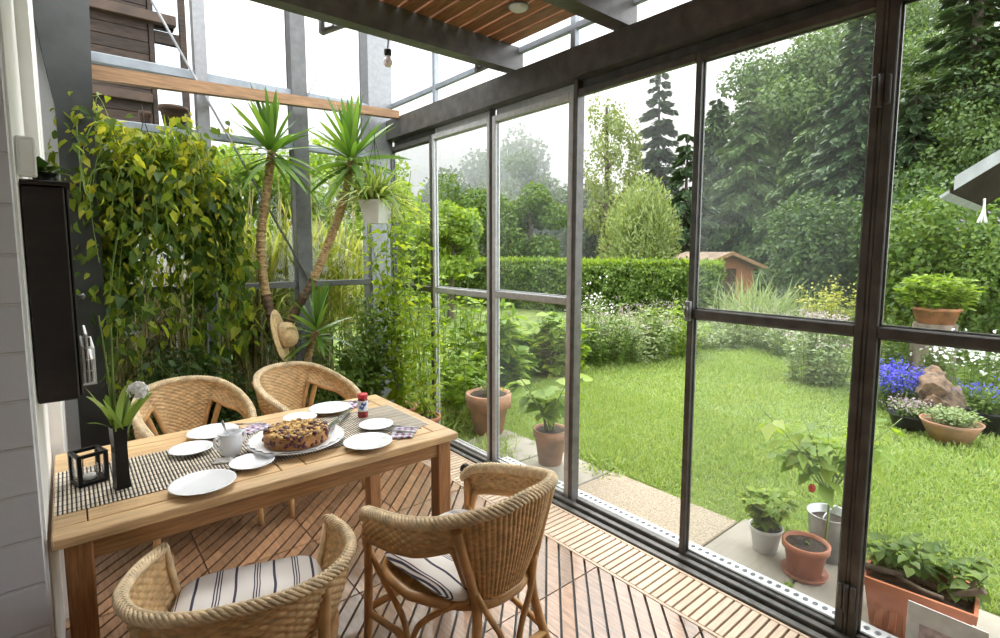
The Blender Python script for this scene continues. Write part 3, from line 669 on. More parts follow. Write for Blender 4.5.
def fork(px, py, rz, label, z=.013):
    c = G(px, py, ZT); t = thing('cake_fork', label, 'fork', (c[0],c[1],ZT+z), rz, 'cutlery on the napkins')
    MB().tube(crm([(-.075,0,0),(-.02,0,.002),(.03,0,.004)], 12), [.0045,.0045,.004,.0035,.003,.003,.003,.003,.003,.003,.003,.0035], 8).build('handle', MT['silver'], t)
    m = MB().bbox(.028,.042,-.009,.009,.002,.0045,.001)
    for k in (-.0075, 0, .0075): m.bbox(.040,.072,k-.0015,k+.0015,.002,.0045,.0007)
    m.build('tines', MT['silver'], t)
def knife(px, py, rz, label, z=.014):
    c = G(px, py, ZT); t = thing('table_knife', label, 'knife', (c[0],c[1],ZT+z), rz, 'cutlery on the napkins')
    MB().bbox(-.085,.0,-.006,.006,-.002,.004,.002).build('handle', MT['silver'], t)
    MB().prism([(0,-.006),(.075,-.008),(.09,-.002),(.088,.003),(0,.005)], 'z', 0, .0015).build('blade', MT['silver'], t)
napkin(403, 433, .9, .14, .11, 'plaid napkin under cutlery at the right end of the table'); fork(406, 430, 2.3, 'fork on the plaid napkin at the right end of the table'); knife(399, 434, 2.15, 'knife on the plaid napkin at the right end of the table')
napkin(253, 429, .5, .14, .10, 'plaid napkin between sugar bowl and cake'); fork(250, 427, 2.6, 'fork on the napkin between sugar bowl and cake')
napkin(352, 405, .6, .13, .09, 'plaid napkin at the far table edge behind the jar'); knife(354, 404, 2.4, 'knife on the napkin behind the jar')
napkin(224, 461, -.3, .07, .06, 'crumpled pale napkin beside the sugar bowl', 'paper')
# black vase with flowers
c = G(122, 487, ZT); t = thing('square_vase', 'tall square black vase with white flower and green stems', 'vase', (c[0],c[1],ZT), .25)
m = MB(); 
for (a, z0), (b, z1) in zip([(.022,0),(.020,.03),(.019,.15),(.0215,.222)], [(.020,.03),(.019,.15),(.0215,.222),(.0215,.223)]):
    m.add([(-a,-a,z0),(a,-a,z0),(a,a,z0),(-a,a,z0),(-b,-b,z1),(b,-b,z1),(b,b,z1),(-b,b,z1)], [(0,1,5,4),(1,2,6,5),(2,3,7,6),(3,0,4,7)])
m.add([(-.022,-.022,0),(.022,-.022,0),(.022,.022,0),(-.022,.022,0)], [(0,3,2,1)]); m.add([(-.018,-.018,.21),(.018,-.018,.21),(.018,.018,.21),(-.018,.018,.21)], [(0,1,2,3)])
m.build('body', MT['black'], t)
st = MB()
for tx, ty, h, bend in ((-.03,.01,.62,.0),(-.01,.0,.58,.01),(.02,-.02,.36,.02),(.045,-.03,.34,.03)):
    st.tube(crm([(tx*.15,ty*.15,.12),(tx*.5,ty*.5,h*.6),(tx+bend,ty,h)], 14), list(np.linspace(.0055,.0035,14)), 7)
st.build('stems', MT['stem'], t)
n = 15; az = rng.uniform(0, 2*PI, n); el = rng.uniform(.75, 1.45, n); d = np.stack([np.cos(az)*np.cos(el), np.sin(az)*np.cos(el), np.sin(el)], 1)
blades('leaf_blades', np.tile([[0,0,.21]], (n,1))+rng.normal(size=(n,3))*.012, d, rng.uniform(.14,.27,n), .026, rng.uniform(0,.5,n), leafmat('cut_leaves', [(.16,.28,.05),(.26,.38,.09),(.34,.44,.14)], .35), t)
cl = rdir(90); cl[:,2] = np.abs(cl[:,2])*.8; cl = norm(cl)
leaves('white_bloom', np.array([.055,-.04,.345])+cl*.024, np.cross(cl, rdir(90)), cl, .030, L['white'], t, T_QUAD)
# lantern
c = G(90, 481, ZT); t = thing('glass_lantern', 'black framed cube lantern with glass sides beside the vase', 'lantern', (c[0],c[1],ZT), .28)
f = MB(); h = .047; H = .115; e = .0135
for sx in (-1, 1):
    for sy in (-1, 1): f.bbox(min(sx*h, sx*(h-e)), max(sx*h, sx*(h-e)), min(sy*h, sy*(h-e)), max(sy*h, sy*(h-e)), 0, H, .0015)
for z0, z1 in ((0,.012),(H-.012,H)):
    for s in (-1, 1):
        f.bbox(-h+e, h-e, min(s*h, s*(h-e)), max(s*h, s*(h-e)), z0, z1, .0015); f.bbox(min(s*h, s*(h-e)), max(s*h, s*(h-e)), -h+e, h-e, z0, z1, .0015)
f.build('frame', MT['black'], t)
for s in (-1, 1):
    MB().box(-h+e, h-e, s*(h-.005)-.001, s*(h-.005)+.001, .012, H-.012).build('glass', MT['clear'], t)
    MB().box(s*(h-.005)-.001, s*(h-.005)+.001, -h+e, h-e, .012, H-.012).build('glass', MT['clear'], t)
MB().bbox(-h+e, h-e, -h+e, h-e, .001, .006, .001).build('base', MT['black'], t)
k = thing('candle_glass', 'clear tealight glass standing inside the cube lantern', 'candle holder', (c[0],c[1],ZT+.0065))
MB().lathe([(0,0),(.024,0),(.029,.03),(.027,.055),(.025,.055),(.027,.03),(.022,.004),(0,.004)], 24).build('glass_cup', MT['clear'], k)
MB().lathe([(0,.005),(.019,.005),(.019,.02),(0,.02)], 20).build('tealight', MT['paper'], k)
# ================================================================== CHAIRS
def make_chair(label, loc, rz, arch_on=True, stakes=False, sz=.44, rr=.85, a0=.30, band=.105, xs=1.0):
    t = thing('wicker_chair', label, 'chair', loc, rz, 'wicker tub chairs around the table')
    if arch_on: half = [(0,-.300,.80),(.115,-.288,.793),(.215,-.225,.772),(.272,-.105,.735),(.288,.04,.70),(.280,.17,.67),(.262,.255,.64),(.248,.292,.60)]
    else: half = [(0,-.275,.705),(.12,-.260,.703),(.225,-.19,.695),(.285,-.07,.680),(.296,.06,.655),(.280,.17,.640),(.245,.265,.630)]
    half = [(x*xs, y, z) for x, y, z in half]
    ctl = [(-x, y, z) for x, y, z in half[:0:-1]]+half
    N = 240; rim = crm(ctl, N*4); L_ = np.concatenate([[0], np.cumsum(np.linalg.norm(np.diff(rim, axis=0), axis=1))])
    S = np.linspace(0, L_[-1], N); rim = np.stack([np.interp(S, L_, rim[:, k]) for k in range(3)], 1); TL = L_[-1]
    tan = norm(np.gradient(rim, axis=0)); out = np.stack([tan[:, 1], -tan[:, 0], 0*tan[:, 0]], 1); out = norm(out)
    if out[N//2, 1] > 0: out = -out
    upv = norm(np.cross(out, tan)); upv = np.where(upv[:, 2:3] < 0, -upv, upv)
    # braided rim of three plaited strands over a core
    rb = MB().tube(rim, .017, 8)
    ph = S/TL*2*PI*17; q = np.linspace(0, 1, N)
    rb = MB().tube(rim, .021*rr, 10)
    M = 620; Sf = np.linspace(0, TL, M); I = lambda A: np.stack([np.interp(Sf, S, A[:, k]) for k in range(3)], 1)
    rf, of, uf = I(rim), I(out), I(upv); pf = Sf/TL*2*PI*17
    nk = int(TL/.0175)
    for k in range(nk):
        for sd in (1, -1):
            pts = []
            for j in range(7):
                th = PI/2+sd*(-.25+j/6*2.9); sj = min(TL, max(0, TL*(k+.5*(sd > 0))/nk+(j/6-.3)*.052)); q = [np.interp(sj, Sf, A[:, c]) for A in (rf, of, uf) for c in range(3)]
                pts.append(np.array(q[:3])+.0205*rr*(np.array(q[3:6])*math.cos(th)+np.array(q[6:9])*math.sin(th)))
            rb.tube(pts, [.004*rr,.0085*rr,.0095*rr,.0095*rr,.0095*rr,.008*rr,.004*rr], 5, cap=False)
    rb.build('braided_rim', MT['wicker_rim'], t)
    # woven shell: back panel to the seat, arm bands with an arched opening, front post panels
    s = np.abs(S/TL-.5)*2
    def sm(a, b, x): u = np.clip((x-a)/(b-a), 0, 1); return u*u*(3-2*u)
    arch = sm(a0, a0+.07, s)*(1-sm(.90, .95, s))*(1 if arch_on else 0)
    zb = sz*(1-arch)+(rim[:, 2]-band)*arch
    low = rim.copy(); inn = (.20*(1-sm(.32, .50, s))+.02) if arch_on else .24-.06*sm(.6, 1, s)
    inx = (.42*(1-sm(.36, .55, s))+.02) if arch_on else inn
    low[:, 0] *= 1-inx; low[:, 1] = rim[:, 1]*(1-inn*1.15); low[:, 2] = zb
    frac = np.clip((rim[:, 2]-zb)/(rim[:, 2]-sz), 0, 1)[:, None]
    low[:, :2] = rim[:, :2]*(1-frac)+low[:, :2]*frac
    NV = 84; v = np.linspace(0, 1, NV)[:, None, None]
    NU = 640; Su = np.linspace(0, TL, NU); J = lambda A: np.stack([np.interp(Su, S, A[:, k]) for k in range(3)], 1)
    r2, l2, o2 = J(rim), J(low), J(out); Pt = l2[None]*(1-v)+r2[None]*v
    bulge = np.sin(v*PI)*.012; Pt = Pt+o2[None]*bulge
    us = Su/.0235; vr = (r2[None, :, 2]-Pt[:, :, 2])/.0115
    row = np.floor(vr); hh = np.cos(PI*us[None]+PI*row)*np.sqrt(np.abs(np.sin(PI*(vr-row))))
    if stakes: bk = (np.abs(Su/TL-.5)*2 < .34)[None, :]; hh = np.where(bk, .9*np.cos(2*PI*Su/.021)[None]+.25*hh, hh)
    Pt = Pt+o2[None]*(hh*.0034)[:, :, None]
    idx = np.arange(NV*NU).reshape(NV, NU); Q = np.stack([idx[:-1, :-1], idx[:-1, 1:], idx[1:, 1:], idx[1:, :-1]], -1).reshape(-1, 4)
    o = mesh_np('woven_back', Pt, Q, MT['wicker'], t, smooth=False); mo = o.modifiers.new('thickness', 'SOLIDIFY'); mo.thickness = .006; mo.offset = 0
    # wrapped binding along the lower edge
    MB().tube(low, .0125, 8).build('edge_binding', MT['cane'], t)
    if not arch_on:
        for k in (0, -1): MB().tube([rim[k], low[k]], .011, 8).build('arm_edge', MT['wicker_rim'], t)
    # seat
    tp = lambda y: 1+.5*min(0, y)/.25*(1 if arch_on else .3)
    ring = [(x*tp(y), y, z) for x, y, z in [(.245*math.copysign(abs(math.cos(a))**.6, math.cos(a)), .015+.255*math.copysign(abs(math.sin(a))**.6, math.sin(a))*(1 if math.sin(a) > 0 else .92), sz-.012) for a in np.linspace(0, 2*PI, 48, endpoint=False)]]
    MB().tube(ring, .019, 8, closed=True).build('seat_rim', MT['cane'], t)
    n = 48; V = []; Fs = []
    for i in range(n+1):
        for j in range(n+1):
            u, w = (i/n-.5)*.46, (j/n-.5)*.47+.015
            V.append((u*(1+.5*min(0, w)/.25*(1 if arch_on else .3)), w, sz-.005+.004*math.cos(i*PI*.8)*math.cos(j*PI*.5)))
    for i in range(n):
        for j in range(n):
            u, w = (i+.5)/n-.5, (j+.5)/n-.5
            if abs(u*2)**4+abs(w*2)**4 < .95: a = i*(n+1)+j; Fs.append((a, a+n+1, a+n+2, a+1))
    o = MB().add(V, Fs).build('seat', MT['wicker'], t); mo = o.modifiers.new('thickness', 'SOLIDIFY'); mo.thickness = .012
    # legs and braces of bent cane
    for sx in (-1, 1):
        MB().tube(crm([(sx*.248,.270,.60),(sx*.250,.268,.42),(sx*.253,.275,.2),(sx*.258,.285,.002)], 14), .0165, 10).build('leg', MT['cane'], t)
        MB().tube(crm([(sx*(.232 if arch_on else .212),-.215 if arch_on else -.192,.74 if arch_on else .66),(sx*(.165 if arch_on else .205),-.205,.54),(sx*(.135 if arch_on else .203),-.205,.40),(sx*.180,-.235,.18),(sx*.232,-.285,.002)], 18), .0175, 10).build('leg', MT['cane'], t)
        MB().tube([(sx*.253,.275,.235),(sx*.175,-.225,.215)], .0125, 8).build('stretcher', MT['cane'], t)
        MB().tube(crm([(sx*.25,.27,.50),(sx*.235,.20,.40),(sx*.232,.08,.31),(sx*.232,.05,.235)], 12), .011, 8).tube(crm([(sx*(.155 if arch_on else .205),-.195,.47),(sx*.19,-.11,.41),(sx*.222,-.01,.32),(sx*.230,.03,.235)], 12), .011, 8).build('brace', MT['cane'], t)
    MB().tube([(-.178,-.235,.20),(.178,-.235,.20)], .0135, 8).build('stretcher', MT['cane'], t)
    for sx in (-1, 1):
        MB().tube(crm([(sx*.15,-.21,.50),(sx*.105,-.228,.40),(sx*.05,-.235,.30),(sx*.025,-.236,.205)], 12), .011, 8).build('brace', MT['cane'], t)
    MB().tube([(-.252,.275,.25),(.252,.275,.25)], .0135, 8).build('stretcher', MT['cane'], t)
    return t
def cushion(loc, rz, label):
    n = 44; V = []; Fs = []
    for side in (1, 0):
        for i in range(n+1):
            for j in range(n+1):
                u, w = i/n*2-1, j/n*2-1
                k = max(0, 1-abs(u)**5)*max(0, 1-abs(w)**5); h = .032*k**.35
                px, py = u*(.225-.03*abs(w)**6), w*(.235-.03*abs(u)**6)
                puff = .004*math.sin(px*31+py*13)+.003*math.sin(py*41)
                V.append((px, py, .033+h+puff*k if side else .033-h*.95))
    q = (n+1)**2
    for i in range(n):
        for j in range(n):
            a = i*(n+1)+j; Fs += [(a, a+n+1, a+n+2, a+1), (q+a, q+a+1, q+a+n+2, q+a+n+1)]
    for i in range(n):
        for a, b in ((i*(n+1), (i+1)*(n+1)), ((i+1)*(n+1)+n, i*(n+1)+n), (i+1, i), (n*(n+1)+i, n*(n+1)+i+1)): Fs.append((b, a, q+a, q+b))
    o = MB().add(V, Fs, 0, True).build('seat_cushion', MT['stripe'], None, label=label, category='cushion', group='striped seat cushions')
    o.location = loc; o.rotation_euler = (0, 0, rz); return o
ch1 = make_chair('low wicker tub chair in the near left foreground, seen from behind, striped cushion in it', (.362, 1.622, 0), -.30, arch_on=False, rr=.66, xs=1.03)
ch2 = make_chair('wicker armchair at the right front of the table, seen from its side and back', (1.085, 1.50, 0), .10, stakes=True)
ch3 = make_chair('wicker armchair behind the table nearer the wall, below the hanging vine', (.520, 3.40, 0), PI+.06, rr=.72, a0=.185, band=.112, xs=.95)
copy_tree(ch3, None, 'wicker armchair behind the table in front of the yucca', (1.17, 3.43, 0), PI+.16)
def seat_at(c, dx=0, dy=.02):
    a = c.rotation_euler.z; return (c.location.x+dx*math.cos(a)-dy*math.sin(a), c.location.y+dx*math.sin(a)+dy*math.cos(a), .4455)
cushion(seat_at(ch1, 0, .065), ch1.rotation_euler.z, 'striped cushion on the near left wicker chair')
cushion(seat_at(ch2, 0, .035), ch2.rotation_euler.z+.03, 'striped cushion on the right front wicker chair')
# ================================================================== INDOOR PLANTS
def pot_parts(t, r, h, mat, soil=True, rimh=.035, taper=.72, rimw=1.08, name='pot'):
    MB().lathe([(0,0),(r*taper,0),(r*.97,h-rimh),(r*rimw,h-rimh+.003),(r*rimw*1.01,h),(r*.96,h),(r*.93,h-.02),(0,h-.022)], 36).build(name, MT[mat], t)
    if soil:
        n = 24; m = MB()
        m.add([(0,0,h-.015)]+[(r*q*math.cos(2*PI*k/n), r*q*math.sin(2*PI*k/n), h-.018+random.uniform(0,.006)) for q in (.45,.92) for k in range(n)], [(0,1+k,1+(k+1)%n) for k in range(n)]+[(1+k,1+n+k,1+n+(k+1)%n,1+(k+1)%n) for k in range(n)], 0, True).build('soil', MT['soil'], t)
# ---- hanging vine
def strands(c, n, R, drop, lift, k, s0=.12, size=(.05,.095), phi=(0, 2*PI)):
    ps, ds, szs, stems = [], [], [], []
    for i in range(n):
        a = random.uniform(*phi); rr = R*random.uniform(.25, 1)**.8; dr = drop*random.uniform(.15, 1); lf = lift*random.uniform(-.1, 1); jx = random.uniform(-.5, .5); kk = max(4, int(k*(.4+dr/drop)))
        path = []
        for s in np.linspace(0, 1, kk):
            g = 1-(1-s)**2.2; aa = a+jx*s
            path.append((c[0]+math.cos(aa)*(s0+g*rr), c[1]+math.sin(aa)*(s0+g*rr)*.62, c[2]+lf*4*s*(1-s)*.8+(lf*.3)*s-dr*s**1.7))
        stems.append(path); path = np.array(path); tg = np.gradient(path, axis=0)
        for q in range(1, kk):
            for _ in range(2):
                o = np.array([random.gauss(0, 1), random.gauss(0, 1), random.gauss(0, .5)]); o /= np.linalg.norm(o)
                ps.append(path[q]+o*.02); ds.append(.35*tg[q]/np.linalg.norm(tg[q])+o*.7+np.array([0,0,-.55])); szs.append(random.uniform(*size))
    return np.array(ps), np.array(ds), np.array(szs), stems
vc = P(148, 186, 3.40); t = thing('hanging_vine', 'big yellow-green trailing vine hanging in the left corner before the end wall', 'hanging plant', vc)
MB().lathe([(0,-.16),(.09,-.16),(.13,0),(.136,0),(.13,-.015),(0,-.02)], 28).build('pot', MT['terra_old'], t)
MB().tube([(0.1,0,0),(0,0,.42),(0,.06,.52)], .003, 6).tube([(-.1,0,0),(0,0,.42)], .003, 6).build('hanger', MT['black'], t)
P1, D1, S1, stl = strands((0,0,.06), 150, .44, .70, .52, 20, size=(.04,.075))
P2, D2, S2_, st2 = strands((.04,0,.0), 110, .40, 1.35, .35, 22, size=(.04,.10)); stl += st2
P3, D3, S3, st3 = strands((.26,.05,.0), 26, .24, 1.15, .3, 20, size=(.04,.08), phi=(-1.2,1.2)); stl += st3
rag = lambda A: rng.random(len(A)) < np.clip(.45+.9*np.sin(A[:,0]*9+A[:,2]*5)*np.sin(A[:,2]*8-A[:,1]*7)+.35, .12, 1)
for nm, (ps, ds, sz), mt in (('upper_foliage', (P1, D1, S1), 'vine'), ('lower_foliage', (np.concatenate([P2,P3]), np.concatenate([D2,D3]), np.concatenate([S2_,S3])), 'vine_shaded')):
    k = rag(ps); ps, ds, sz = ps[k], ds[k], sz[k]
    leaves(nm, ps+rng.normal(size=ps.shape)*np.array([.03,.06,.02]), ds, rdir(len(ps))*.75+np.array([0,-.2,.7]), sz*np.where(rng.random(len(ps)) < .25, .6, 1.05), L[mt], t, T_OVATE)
sm_ = MB()
for p in stl[::2]: sm_.tube(p, .003, 4, cap=False)
sm_.build('vine_stems', MT['stem'], t)
n = 40; a = rng.uniform(0, 2*PI, n); e = rng.uniform(.5, 1.4, n); blades('grassy_shoots', rng.normal(size=(n,3))*.05+np.array([.12,0,.05]), np.stack([np.cos(a)*np.cos(e), np.sin(a)*np.cos(e), np.sin(e)],1), rng.uniform(.28,.52,n), .026, rng.uniform(.1,.5,n), L['bright'], t)
# trailing strand over the rail, leafy bits by the column
vc2 = P(95, 230, 3.55); t = thing('trailing_vine', 'darker vine hanging close to the steel column beside the big vine', 'hanging plant', vc2)
ps, ds, sz, stl = strands((0,0,.25), 60, .22, 1.0, .2, 14, .03, (.045,.08)); leaves('foliage', ps, ds, rdir(len(ps))*.6+np.array([0,-.4,.6]), sz, L['dark'], t, T_HEART)
MB().lathe([(0,.1),(.06,.1),(.08,.22),(.075,.22),(0,.2)], 20).build('pot', MT['black'], t)
# little plant on the cupboard
t = thing('cupboard_plant', 'small green leafy plant lying on top of the dark cupboard', 'potted plant', (-.03, 2.32, 1.8065))
MB().lathe([(0,0),(.028,0),(.036,.045),(.032,.045),(0,.04)], 20).build('pot', MT['black'], t)
n = 26; a = rng.uniform(0, 2*PI, n); leaves('foliage', np.stack([.02*np.cos(a), .03*np.sin(a), np.full(n,.045)],1), np.stack([np.cos(a)*.5+.25, np.sin(a), rng.uniform(-.2,.7,n)],1), np.tile([[0,0,1.]],(n,1)), rng.uniform(.05,.085,n), L['dark'], t)
# ---- yucca
t = thing('yucca', 'tall yucca with two bare trunks and spiky crowns before the end wall', 'potted tree', (1.34, 4.03, 0))
base = np.array([1.34, 4.03, 0.])
MB().lathe([(0,0),(.16,0),(.21,.33),(.225,.34),(.225,.38),(.20,.38),(.195,.34),(0,.34)], 36).build('planter', MT['terra_old'], t)
def ytrunk(pts, r0, r1, mats):
    K = 260; p = crm([np.array(q)-base for q in pts], K); r = np.linspace(r0, r1, K)*(1+.16*np.abs(np.sin(np.arange(K)*.62))+rng.normal(size=K)*.07); c = K*2//5
    m = MB().tube(p, list(r), 12); k0 = len(m.v)-12*K
    m.v = [tuple(Vector(v)+Vector(rng.normal(size=3)*.0022)) for v in m.v]
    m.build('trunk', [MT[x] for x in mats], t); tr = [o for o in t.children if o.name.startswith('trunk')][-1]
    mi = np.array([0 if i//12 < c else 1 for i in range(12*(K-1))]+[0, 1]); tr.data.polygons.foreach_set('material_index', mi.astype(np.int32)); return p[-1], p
def yhead(c, n, ln, w, name='crown', mat='yucca', spread=1.5):
    a = np.arange(n)*2.39996+rng.normal(size=n)*.15; e = np.linspace(1.5, 1.5-spread, n)+rng.normal(size=n)*.1
    d = np.stack([np.cos(a)*np.cos(e), np.sin(a)*np.cos(e), np.sin(e)], 1)
    blades(name, np.array(c)+np.outer(np.linspace(.06,-.08,n), [0,0,1]), d, ln*rng.uniform(.8,1.1,n), w*rng.uniform(.8,1.1,n), .10+.35*np.clip((1.2-e)/1.5,0,1)**2, L[mat], t, seg=7)
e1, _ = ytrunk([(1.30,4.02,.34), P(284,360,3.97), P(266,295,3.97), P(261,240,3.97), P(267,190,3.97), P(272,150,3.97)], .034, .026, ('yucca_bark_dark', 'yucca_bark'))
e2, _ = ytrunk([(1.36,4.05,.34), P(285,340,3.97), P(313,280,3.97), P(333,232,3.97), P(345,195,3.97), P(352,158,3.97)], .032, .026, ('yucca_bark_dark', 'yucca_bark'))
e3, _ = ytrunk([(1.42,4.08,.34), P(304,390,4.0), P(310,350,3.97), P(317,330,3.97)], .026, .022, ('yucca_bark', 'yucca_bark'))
yhead(e1, 60, .46, .046, spread=1.9); yhead(e2, 62, .46, .046, spread=1.9); yhead(e3, 40, .42, .034, spread=1.8)
ty = t
# straw hat hung on the trunk
hc = P(281, 336, 3.84); t = thing('straw_hat', 'straw sun hat hung on the left yucca trunk', 'hat', hc)
q = Matrix.Rotation(math.radians(-18), 4, 'Z') @ Matrix.Rotation(math.radians(78), 4, 'Y') @ Matrix.Rotation(math.radians(12), 4, 'X')
m = MB().lathe([(.095,.0),(.125,.002),(.165,-.006),(.195,-.004),(.197,-.001),(.165,-.002),(.125,.006),(.098,.006)], 44, wob=lambda a, r, z: .03*math.sin(a*2+.5)+.01*math.sin(a*5)); m.v = [tuple(q @ Vector(p)) for p in m.v]; m.build('brim', MT['straw'], t)
m = MB().lathe([(.098,.003),(.097,.03),(.092,.065),(.078,.095),(.05,.112),(0,.116)], 40); m.v = [tuple(q @ Vector(p)) for p in m.v]; m.build('crown', MT['straw'], t)
m = MB().lathe([(.0985,.006),(.0985,.022),(.0975,.022)], 40); m.v = [tuple(q @ Vector(p)) for p in m.v]; m.build('band', MT['timber'], t)
# ---- spider plant in a white hanging pot
c = P(376, 214, 3.95); t = thing('spider_plant', 'spider plant in a square white hanging pot at the corner post', 'hanging plant', c, .5)
m = MB()
for (a, z0), (b, z1) in (((.062,-.07),(.088,.085)), ((.094,.085),(.096,.10))):
    m.add([(-a,-a,z0),(a,-a,z0),(a,a,z0),(-a,a,z0),(-b,-b,z1),(b,-b,z1),(b,b,z1),(-b,b,z1)], [(0,1,5,4),(1,2,6,5),(2,3,7,6),(3,0,4,7),(0,3,2,1),(4,5,6,7)])
m.build('pot', MT['white_plastic'], t)
w = MB()
for sx in (-1,1):
    for sy in (-1,1): w.tube([(sx*.08,sy*.08,.095),(0,0,.55)], .002, 5)
w.tube([(0,0,.55),(.0,.0,.62)], .003, 5); w.build('hanger', MT['black'], t)
n = 250; a = rng.uniform(0, 2*PI, n); e = rng.uniform(.15, 1.5, n); blades('leaf_blades', np.stack([rng.normal(size=n)*.03, rng.normal(size=n)*.03, np.full(n,.095)],1), np.stack([np.cos(a)*np.cos(e), np.sin(a)*np.cos(e), np.sin(e)],1), rng.uniform(.26,.50,n), .022, rng.uniform(.2,.8,n), L['spider'], t, seg=8)
n = 26; a = rng.uniform(0, 2*PI, n); e = rng.uniform(-.6, .5, n); blades('offshoots', np.tile([[.10,-.06,.02]],(n,1))+rng.normal(size=(n,3))*np.array([.03,.03,.06]), np.stack([np.cos(a)*np.cos(e), np.sin(a)*np.cos(e), np.sin(e)],1), rng.uniform(.07,.14,n), .010, .5, L['spider'], t, seg=5)
# ---- climbers in the right corner, each in its own pot
def climber(name, label, x, y, h, n, spread, mat, potm='terra', lean=(0,0), T=T_LEAF, size=(.035,.07), per=26, r=.13, ph=.24):
    t = thing(name, label, 'potted plant', (x, y, 0.0015)); pot_parts(t, r, ph, potm)
    ps, ds, st = [], [], MB()
    for i in range(n):
        hh = h*random.uniform(.55, 1); ax, ay = random.gauss(0, spread), random.gauss(0, spread); w1, w2 = random.uniform(0, 6), random.uniform(2, 5)
        path = [((ax+lean[0])*s**.8+.05*math.sin(w1+w2*s*2)*s, (ay+lean[1])*s**.8+.05*math.cos(w1+w2*s*2)*s, ph-.02+(hh-ph)*s) for s in np.linspace(0, 1, per)]
        st.tube(path, .0032, 5, cap=False)
        for q in range(1, per):
            for _ in range(3):
                o = np.array([random.gauss(0,1), random.gauss(0,1), random.gauss(0,.5)]); o /= np.linalg.norm(o); l = random.uniform(0, .09)
                ps.append(np.array(path[q])+o*l); ds.append(o+np.array([0,0,-.25]))
    st.build('stems', MT['stem'], t)
    leaves('foliage', np.array(ps), np.array(ds), rdir(len(ps))*.6+np.array([0,0,.8]), rng.uniform(*size, len(ps)), L[mat], t, T); return t
climber('climbing_plant', 'tall bright climbing plant in a clay pot at the glass corner', 2.20, 3.98, 2.35, 13, .15, 'climber', r=.12, lean=(-.04,.04), size=(.045,.09))
climber('climbing_plant', 'climbing tomato-like plant by the glass just left of the first mullion', 2.22, 3.62, 1.75, 6, .09, 'climber', r=.11, size=(.04,.08), lean=(.0,.12))
climber('bushy_plant', 'dense dark bushy plant in a pot between yucca and corner', 1.92, 4.10, 1.25, 26, .16, 'mid', 'terra_old', r=.14)
climber('bushy_plant', 'low leafy plant in a pot at the foot of the yucca', 1.70, 4.02, 1.02, 24, .14, 'mid', 'terra_old', r=.13)
climber('bushy_plant', 'dark potted shrub behind the wicker chair near the wall', .78, 4.10, .95, 20, .15, 'dark', 'terra_old', r=.14)
climber('bushy_plant', 'dark potted shrub beside the steel column', .60, 4.20, .98, 20, .13, 'dark', 'terra_old', r=.13)
# pot standing on the outside ledge, upper left
for (px, py, d, r, h, lab) in ((173,106,4.05,.085,.16,'dark brown plastic pot on the rail above the vine'), (144,102,4.05,.035,.10,'small brown pot on the rail beside the larger pot')):
    c = onY(px, py, 4.58); t = thing('ledge_pot', lab, 'pot', (c[0], c[1], 2.480)); pot_parts(t, r, h, 'fence', rimw=1.12)
struct(MB().bbox(.17, 2.16, 4.50, 4.68, 2.45, 2.478, .003), 'trim_10', MT['rail_grey'], 'narrow ledge along the outside of the end wall rail', 'ledge')
# ================================================================== OUTSIDE
GZ = -.06
gm = MB().add([(2.44,-12,GZ),(120,-60,GZ),(120,130,GZ),(-60,130,GZ),(-60,4.6,GZ),(2.44,4.6,GZ)], [(0,1,2,3,4,5)])
struct(gm, 'lawn_ground', MT['lawn'], 'green lawn ground stretching from the paving to the hedge', 'lawn')
# paving strip
def slab(x0, x1, y0, y1, mat, lab):
    struct(MB().bbox(x0, x1, y0, y1, -.09, -.036, .006), 'paving_slab', MT[mat], lab, 'paving')
slab(2.562, 3.03, 2.36, 2.92, 'paver', 'smooth concrete slab left of the gritty one')
slab(2.562, 3.03, 2.93, 3.55, 'paver', 'smooth concrete slab in front of the left clay pots')
slab(2.562, 3.05, 1.41, 2.35, 'grit', 'gritty sand-coloured slab before the open doorway')
slab(2.562, 3.12, .955, 1.40, 'paver', 'smooth slab under the white pot')
slab(2.562, 3.14, .42, .948, 'paver', 'smooth slab under the chilli pot')
slab(2.562, 3.14, -.12, .413, 'paver', 'smooth slab under the long planter'); slab(2.562, 3.14, -.7, -.127, 'paver', 'smooth slab at the right edge')
# lawn blades
def scatter(n, x0, x1, y0, y1):
    return np.stack([rng.uniform(x0, x1, n), rng.uniform(y0, y1, n)], 1)
def grassfield(n, x0, x1, y0, y1, h, w, keep=None):
    p = scatter(n, x0, x1, y0, y1)
    if keep is not None: p = p[keep(p)]
    return p
BEDL = [(3.0,3.5),(4.6,3.95),(6.3,4.7),(8.3,4.2),(9.3,3.6),(8.9,2.9),(7.6,2.2),(7.0,1.5),(5.9,.75),(5.6,-.4)]
def lawnmask(p):
    bx = np.array([q[0] for q in BEDL]); by = np.array([q[1] for q in BEDL])
    e = 3.04+.05*np.sin(p[:,1]*7)+.03*np.sin(p[:,1]*17)+np.where(p[:,1] < 1.4, .09, 0)
    return p[:,0] > e
pa = np.concatenate([scatter(90000, 3.0, 5.0, -.8, 4.6), scatter(80000, 5.0, 9.6, -.8, 5.2), scatter(6000, 2.52, 3.05, 3.3, 4.4)]); pa = pa[lawnmask(pa) | ((pa[:,1] > 3.3) & (pa[:,0] < 3.1))]
n = len(pa); a = rng.uniform(0, 2*PI, n); e = rng.uniform(.45, 1.4, n); far = np.clip((pa[:,0]-3)/4, 0, 1)
patch = 1+.35*np.sin(pa[:,0]*2.3+1)*np.sin(pa[:,1]*2.9)
blades('grass', np.column_stack([pa, np.full(n, GZ)]), np.stack([np.cos(a)*np.cos(e), np.sin(a)*np.cos(e), np.sin(e)],1), rng.uniform(.035,.085,n)*patch, .006+.008*far, rng.uniform(0,.4,n), L['grass'], None, seg=2, kind='stuff', label='bright green mown grass of the lawn', category='grass')
